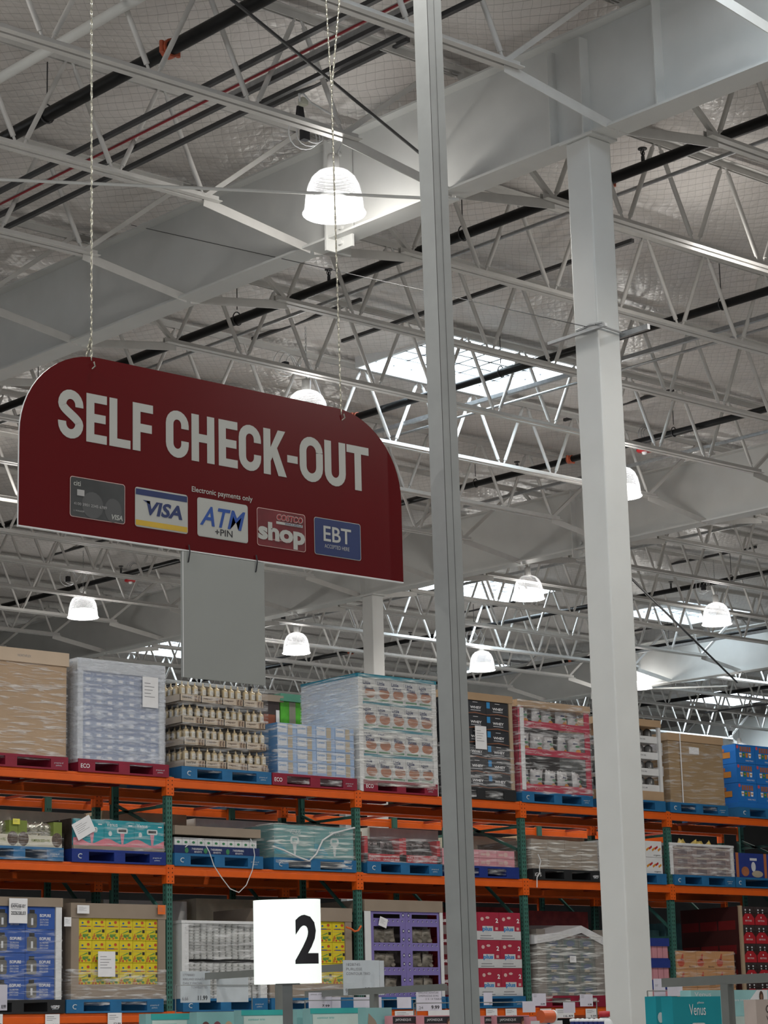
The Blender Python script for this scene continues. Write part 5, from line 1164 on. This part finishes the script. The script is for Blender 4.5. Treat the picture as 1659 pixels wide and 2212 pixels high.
CARDP = mat('grey_white_card', (.50, .54, .57), .5); VIO = mat('violet_white_card', (.62, .60, .68), .5)
pcard(390, 2098, 64, 68, 16.9, ['1778880', 'KIRKLAND SIGNATURE', 'DAILY FACIAL', 'TOWELETTES'], '11.99', '6.66', 'price card reading 11.99 below the clear cups', CARDP)
pcard(468, 2105, 68, 60, 16.9, ['', ''], None, None, 'faded blank price card behind the number 2', CARDP)
pcard(741, 2074, 78, 76, 14.2, ['1828745', 'PURLISSE', 'CONTOUR TRIO'], '27.99', '9.33', 'price card reading 27.99 in front of the purple display', CARDP)
o = pcard(820, 2075, 9, 74, 14.25, [], None, None, 'second card standing edge on behind the 27.99 card', CARDP)
pcard(667, 2144, 49, 34, 14.3, ['SPINE STRESS', '', ''], '7.99', None, 'small violet price card left of the 27.99 card', VIO)
for x, w, l in ((717, 19, 'narrow blank card beside the small violet card'), (764, 34, 'blank white card under the 27.99 card'), (814, 10, 'slim blank white card under the 27.99 card'), (858, 30, 'blank white card left of the 9.99 card')): pcard(x, 2154, w, 24, 14.4, [], None, None, l, VIO)
pcard(899, 2131, 54, 53, 14.1, ['1889745', 'KIRKLAND SIGNATURE', 'OMEPRAZOLE 20 MG', '2 X 14 TABLETS'], '9.99', '.24', 'price card reading 9.99 beside the grey post', VIO)
pcard(1045, 2144, 18, 27, 14, ['', ''], '22.99', None, 'price card reading 22.99 right of the grey post', VIO); pcard(1150, 2146, 29, 27, 14, ['ITEM', 'PACK'], '12.99', None, 'price card reading 12.99 under the red pallet', VIO); pcard(1253, 2148, 27, 26, 14, ['ITEM', 'PACK'], '9.99', None, 'price card reading 9.99 left of the big column', VIO)
pcard(1129, 2163, 27, 24, 13.9, [], None, None, 'blank lilac card under the first green upright right of the post', VIO); pcard(1217, 2165, 25, 23, 13.9, [], None, None, 'blank lilac card between the 12.99 and 9.99 cards', VIO)
pcard(1412, 2114, 24, 58, 13.3, ['', 'COUNT', ''], '1.99', None, 'tall price card at the right edge of the big column', VIO); pcard(1442, 2129, 32, 23, 13.3, [], None, None, 'blank lilac card under the right grey rail', VIO)
pcard(-14, 2127, 30, 56, 12, ['', ''], '8.99', None, 'price card cut by the left picture edge', VIO)
for k_, xa, xb, y_, lb in ((16.85, 380, 545, 2128, 'left'), (14.35, 660, 900, 2160, 'middle'), (14.05, 895, 1290, 2165, 'right'), (13.35, 1400, 1490, 2140, 'far right')):
    p = gpt((xa + xb) / 2, y_, k_); q0 = at_v(xa, y_, p.y); q1 = at_v(xb, y_, p.y); r = empty('card_holder', (q0.x, p.y + .006, 0), 'thin grey wire holder behind the price cards, %s one' % lb, 'rail')
    MB().tube([(0, 0, p.z), (q1.x - q0.x, 0, p.z)], .003, RAIL, 6).build('wire', r)
    for x in (0, q1.x - q0.x): MB().tube([(x, 0, 0), (x, 0, p.z)], .004, RAIL, 6).build('post', r)
# products along the bottom edge
def gbox(x0, x1, y, k, paint, m, label, name='display_box', hgt=.5, dep=.07, cat='box'):
    p = gpt(x0, y, k); q = at_v(x1, y, p.y); w = q.x - p.x
    b = MB().box((0, 0, -hgt), (w, dep, 0), m); paint(b, w)
    o = b.build(name, loc=p); tag(o, label, cat); return o
AQB = mat('aqua_board', (.22, .42, .42), .5, 0, .05, 6); AQD = mat('aqua_band', (.04, .38, .36), .5); PALE = mat('pale_mint_card', (.52, .62, .58), .5); MAUV = mat('mauve_powder', (.13, .05, .05), .5); SKN = mat('beige_powder', (.50, .33, .22), .5)
def pa(b, w): b.front(w * .1, w * .85, -.035, -.0, -.001, AQD); b.front(w * .12, w * .8, -.2, -.04, -.0015, PALE); b.front(w * .2, w * .6, -.075, -.06, -.002, AQD)
def pb(b, w):
    for i, mm in enumerate((MAUV, mat('rose_powder', (.22, .06, .08), .5), SKN)): b.disc(w * (.2 + .26 * i), -.10, -.001, .034, mm, .045, 18); b.disc(w * (.2 + .26 * i), -.10, -.002, .024, mat('dark_compact', (.06, .03, .03), .4) if i < 2 else CARD, .03, 16)
def pc(b, w):
    b.front(0, w, -.03, .0, -.001, AQD); b.front(w * .04, w * .96, -.2, -.035, -.0015, PALE)
    for i in range(4): b.front(w * (.1 + .2 * i), w * (.24 + .2 * i), -.15, -.10, -.002, (MAUV, SKN, MAUV, SKN)[i])
    b.text('contour trio', w * .12, -.06, .012, -.002, AQD, w=w * .3)
gbox(315, 425, 2190, 13.4, pa, AQB, 'aqua cosmetics box, leftmost along the bottom edge'); gbox(425, 520, 2186, 13.3, pb, AQB, 'aqua cosmetics box with three round compacts'); gbox(521, 640, 2182, 13.2, pc, AQB, 'mint cosmetics box left of the lantern pole'); gbox(641, 668, 2180, 13.2, lambda b, w: None, AQB, 'narrow aqua box right of the lantern pole')
gbox(670, 790, 2178, 13.1, pc, AQB, 'mint cosmetics box under the 27.99 price card')
def pcut(b, w): b.add([(w * .1, -.001, -.03), (w * .35, -.001, -.07), (w * .5, -.001, -.12), (w * .9, -.001, -.2), (0, -.001, -.2)], [(4, 3, 2, 1, 0)], CARDG)
gbox(790, 846, 2177, 13.0, pcut, AQB, 'aqua box with a torn front showing brown cardboard')
FC = mat('light_skin_print', (.45, .26, .18), .5)
def pj(b, w):
    b.front(0, w, -.045, -.006, -.001, INK); b.text('JAPONESQUE', w * .08, -.034, .017, -.002, PAPER, w=w * .5); b.disc(w * .8, -.045, -.003, .022, HAIR, .03, 14); b.disc(w * .8, -.05, -.004, .014, FC, .02, 14)
for x0, x1, l in ((848, 915, 'pink beauty tool box left of its twin at the grey post'), (916, 983, 'pink beauty tool box touching the grey post'), (1046, 1072, 'narrow pink beauty tool box right of the grey post'), (1073, 1143, 'wide pink beauty tool box right of the grey post')): gbox(x0, x1, 2194, 13.0, pj, PKB, l)
o = MB().tube([(0, 0, 0), (.09, .0, .0)], .036, mat('orange_plastic', (.62, .12, .04), .4), 20).tube([(.0902, 0, 0), (.10, 0, 0)], .038, WHITEB, 20).build('tipped_jar', loc=gpt(1168, 2196, 13)); tag(o, 'tipped over orange jar with a white cap', 'jar')
gbox(1143, 1165, 2196, 13.1, lambda b, w: None, PKB, 'small pink box beside the tipped orange jar'); gbox(1165, 1215, 2205, 13.0, lambda b, w: b.disc(w * .4, -.02, -.001, .012, BLP), WHITEB, 'white box under the tipped orange jar')
for i in range(7):
    o = MB().lathe([(0, -.1), (.018, -.1), (.018, -.012), (.02, -.01), (.02, .0), (0, .004)], (0, 0, 0), (MATS['navy_carton'], WHITEB)[i < 0], 14).lathe([(.0202, -.012), (.0205, .001), (0, .006)], (0, 0, 0), WHITEB, 14).build('capped_tube', loc=gpt(1238 + i * 10, 2202, 13 - .02 * i)); tag(o, 'small navy tube with a white cap, %s from the left in its row' % ORD[i], 'tube', 'navy capped tubes')
o = MB().lathe([(0, -.3), (.045, -.3), (.045, -.02), (.03, 0), (.02, .01)], (0, 0, 0), WHITEB, 18).lathe([(.03, .008), (.032, .01), (.032, .04), (0, .042)], (0, 0, 0), RS, 18).build('white_bottle', loc=gpt(1306, 2200, 13)); tag(o, 'white bottle with a red cap against the big column', 'bottle')
# razor display boxes at right
def pv(b, w):
    b.text('Venus', w * .33, -.085, .05, -.002, PAPER, w=w * .34); b.text('gillette', w * .5, -.035, .012, -.002, PAPER, w=w * .14); b.poly(rrect(w * .36, w * .66, -.19, -.12, .016), -.002, RZ); b.front(w * .4, w * .62, -.165, -.135, -.003, DARK); b.poly([(w * .47, -.19), (w * .56, -.19), (w * .55, -.3), (w * .48, -.3)], -.002, PKW)
    b.disc(w * .0 + .05, -.25, -.0015, .06, PKW, .06); b.disc(w * .92, -.26, -.0012, .04, PKW, .06)
o = gbox(1452, 1556, 2153, 10.5, pv, TQ, 'turquoise razor display box in the lower right corner'); pass
o = gbox(1416, 1450, 2152, 10.9, lambda b, w: (b.disc(w * .5, -.24, -.001, .06, PKW, .07), b.disc(w * .25, -.10, -.001, .02, RZ, .025)), TQ, 'turquoise razor box squeezed against the big column'); pass
SEA = mat('sea_print', (.30, .55, .56), .5, 0, .2, 3); TANS = mat('tan_skin_print', (.28, .15, .10), .5)
def pw(b, w):
    b.text('Venus', w * .04, -.03, .02, -.002, PAPER, w=w * .2); b.poly([(w * .72, -.05), (w * .82, .0), (w * .95, 0), (w * .95, -.05)], -.001, PAPER); b.front(w * .48, w * .8, -.2, -.13, -.0012, PALE)
    b.disc(w * .87, -.035, -.002, .017, HAIR, .03); b.disc(w * .87, -.035, -.003, .009, TANS, .014); b.poly([(w * .84, -.06), (w * .9, -.06), (w * .82, -.17), (w * .66, -.23), (w * .64, -.22), (w * .78, -.15)], -.003, TANS)
    b.text('more smooth', w * .5, -.055, .012, -.002, PAPER, w=w * .22)
gbox(1492, 1665, 2139, 11.2, pw, SEA, 'wide sea green razor box with a beach picture behind the right post')
def pq(b, w): b.text('COLOR', w * .3, -.06, .035, -.002, INK, w=w * .7); b.text('WASH', w * .3, -.09, .018, -.002, INK, w=w * .5)
gbox(1632, 1700, 2159, 10.2, pq, mat('blush_board', (.50, .42, .38), .5), 'blush box with black lettering cut by the right edge')
# ================================================================= SMALL CEILING THINGS
def strobe(x, y, u, label):
    p = at_u(x, y, u); r = empty('alarm_strobe', p, label, 'alarm')
    MB().box((-.07, -.07, .03), (.07, .07, .13), GALV).build('back_box', r); MB().lathe([(0, -.01), (.10, -.005), (.115, .01), (.115, .03), (0, .035)], (0, 0, 0), mat('alarm_red', (.42, .01, .015), .35), 20).build('housing', r); MB().lathe([(0, -.05), (.03, -.045), (.04, -.01)], (0, 0, 0), mat('clear_lens', (.8, .8, .8), .15), 12).build('lens', r)
    m = MB()
    for q in range(3): m.tube([((.10 + .02 * q) * math.cos(t) + .1, .03 * q, .26 + (.09 + .02 * q) * math.sin(t)) for t in [2 * math.pi * i / 16 for i in range(16)]], .006, GALV, 5, closed=True)
    m.build('cable_loop', r)
strobe(1392, 975, 23.4, 'red ceiling strobe alarm right of the big column'); strobe(282, 1256, 24.0, 'red ceiling strobe alarm under the left part of the red sign')
# perforated clamp on the big column
r = empty('perforated_strut', (U1, 12.17, at_u(1290, 725, U1).z), 'galvanised perforated strut clamped across the big column', 'bracket')
for y in (-.17, .14):
    pass
m = MB(); m.bar((-.16, .40, 0), (-.16, -.25, 0), .03, .025, GALV); [m.disc(0, 0, 0, .001, HOLE) for _ in ()]; m.build('channel', r)
m = MB().bar((.16, .25, .0), (.16, -.42, .0), .03, .045, GALV); m.build('channel', r); MB().tube([(-.2, -.16, .02), (.22, -.16, -.0)], .008, GALV, 6).build('threaded_rod', r); MB().tube([(-.14, .1, .04), (-.15, -.06, .045), (-.14, -.2, .03)], .012, GALV, 6).build('turnbuckle', r)
p = at_u(1268, 706, U1 - .2); q = at_u(283, 486, U1 - .03); o = MB().tube([(0, 0, 0), Vector(q) - p], .0035, DARK, 4).build('guy_wire', loc=p); tag(o, 'thin guy wire running left from the clamp on the big column', 'wire')
# junction box and cord near the top lamp
o = MB().box((-.03, -.03, -.06), (.03, .03, .06), INK, .01).build('black_plug', loc=at_z(648, 243, ZC(0) + .08)); tag(o, 'black plug lying on the joist above the near lamp', 'plug')
o = MB().tube([at_z(x, y, ZC(0) + .1) - at_z(655, 220, ZC(0) + .1) for x, y in [(648, 218), (646, 203), (655, 202), (672, 222), (700, 238), (722, 250)]], .009, WHITEB, 6).box((-.03, -.03, -.03), (.03, .03, .03), mat('cream_plug', (.6, .6, .5), .5)).build('extension_lead', loc=at_z(655, 220, ZC(0) + .1)); tag(o, 'white cord with a cream plug above the near lamp', 'cord')
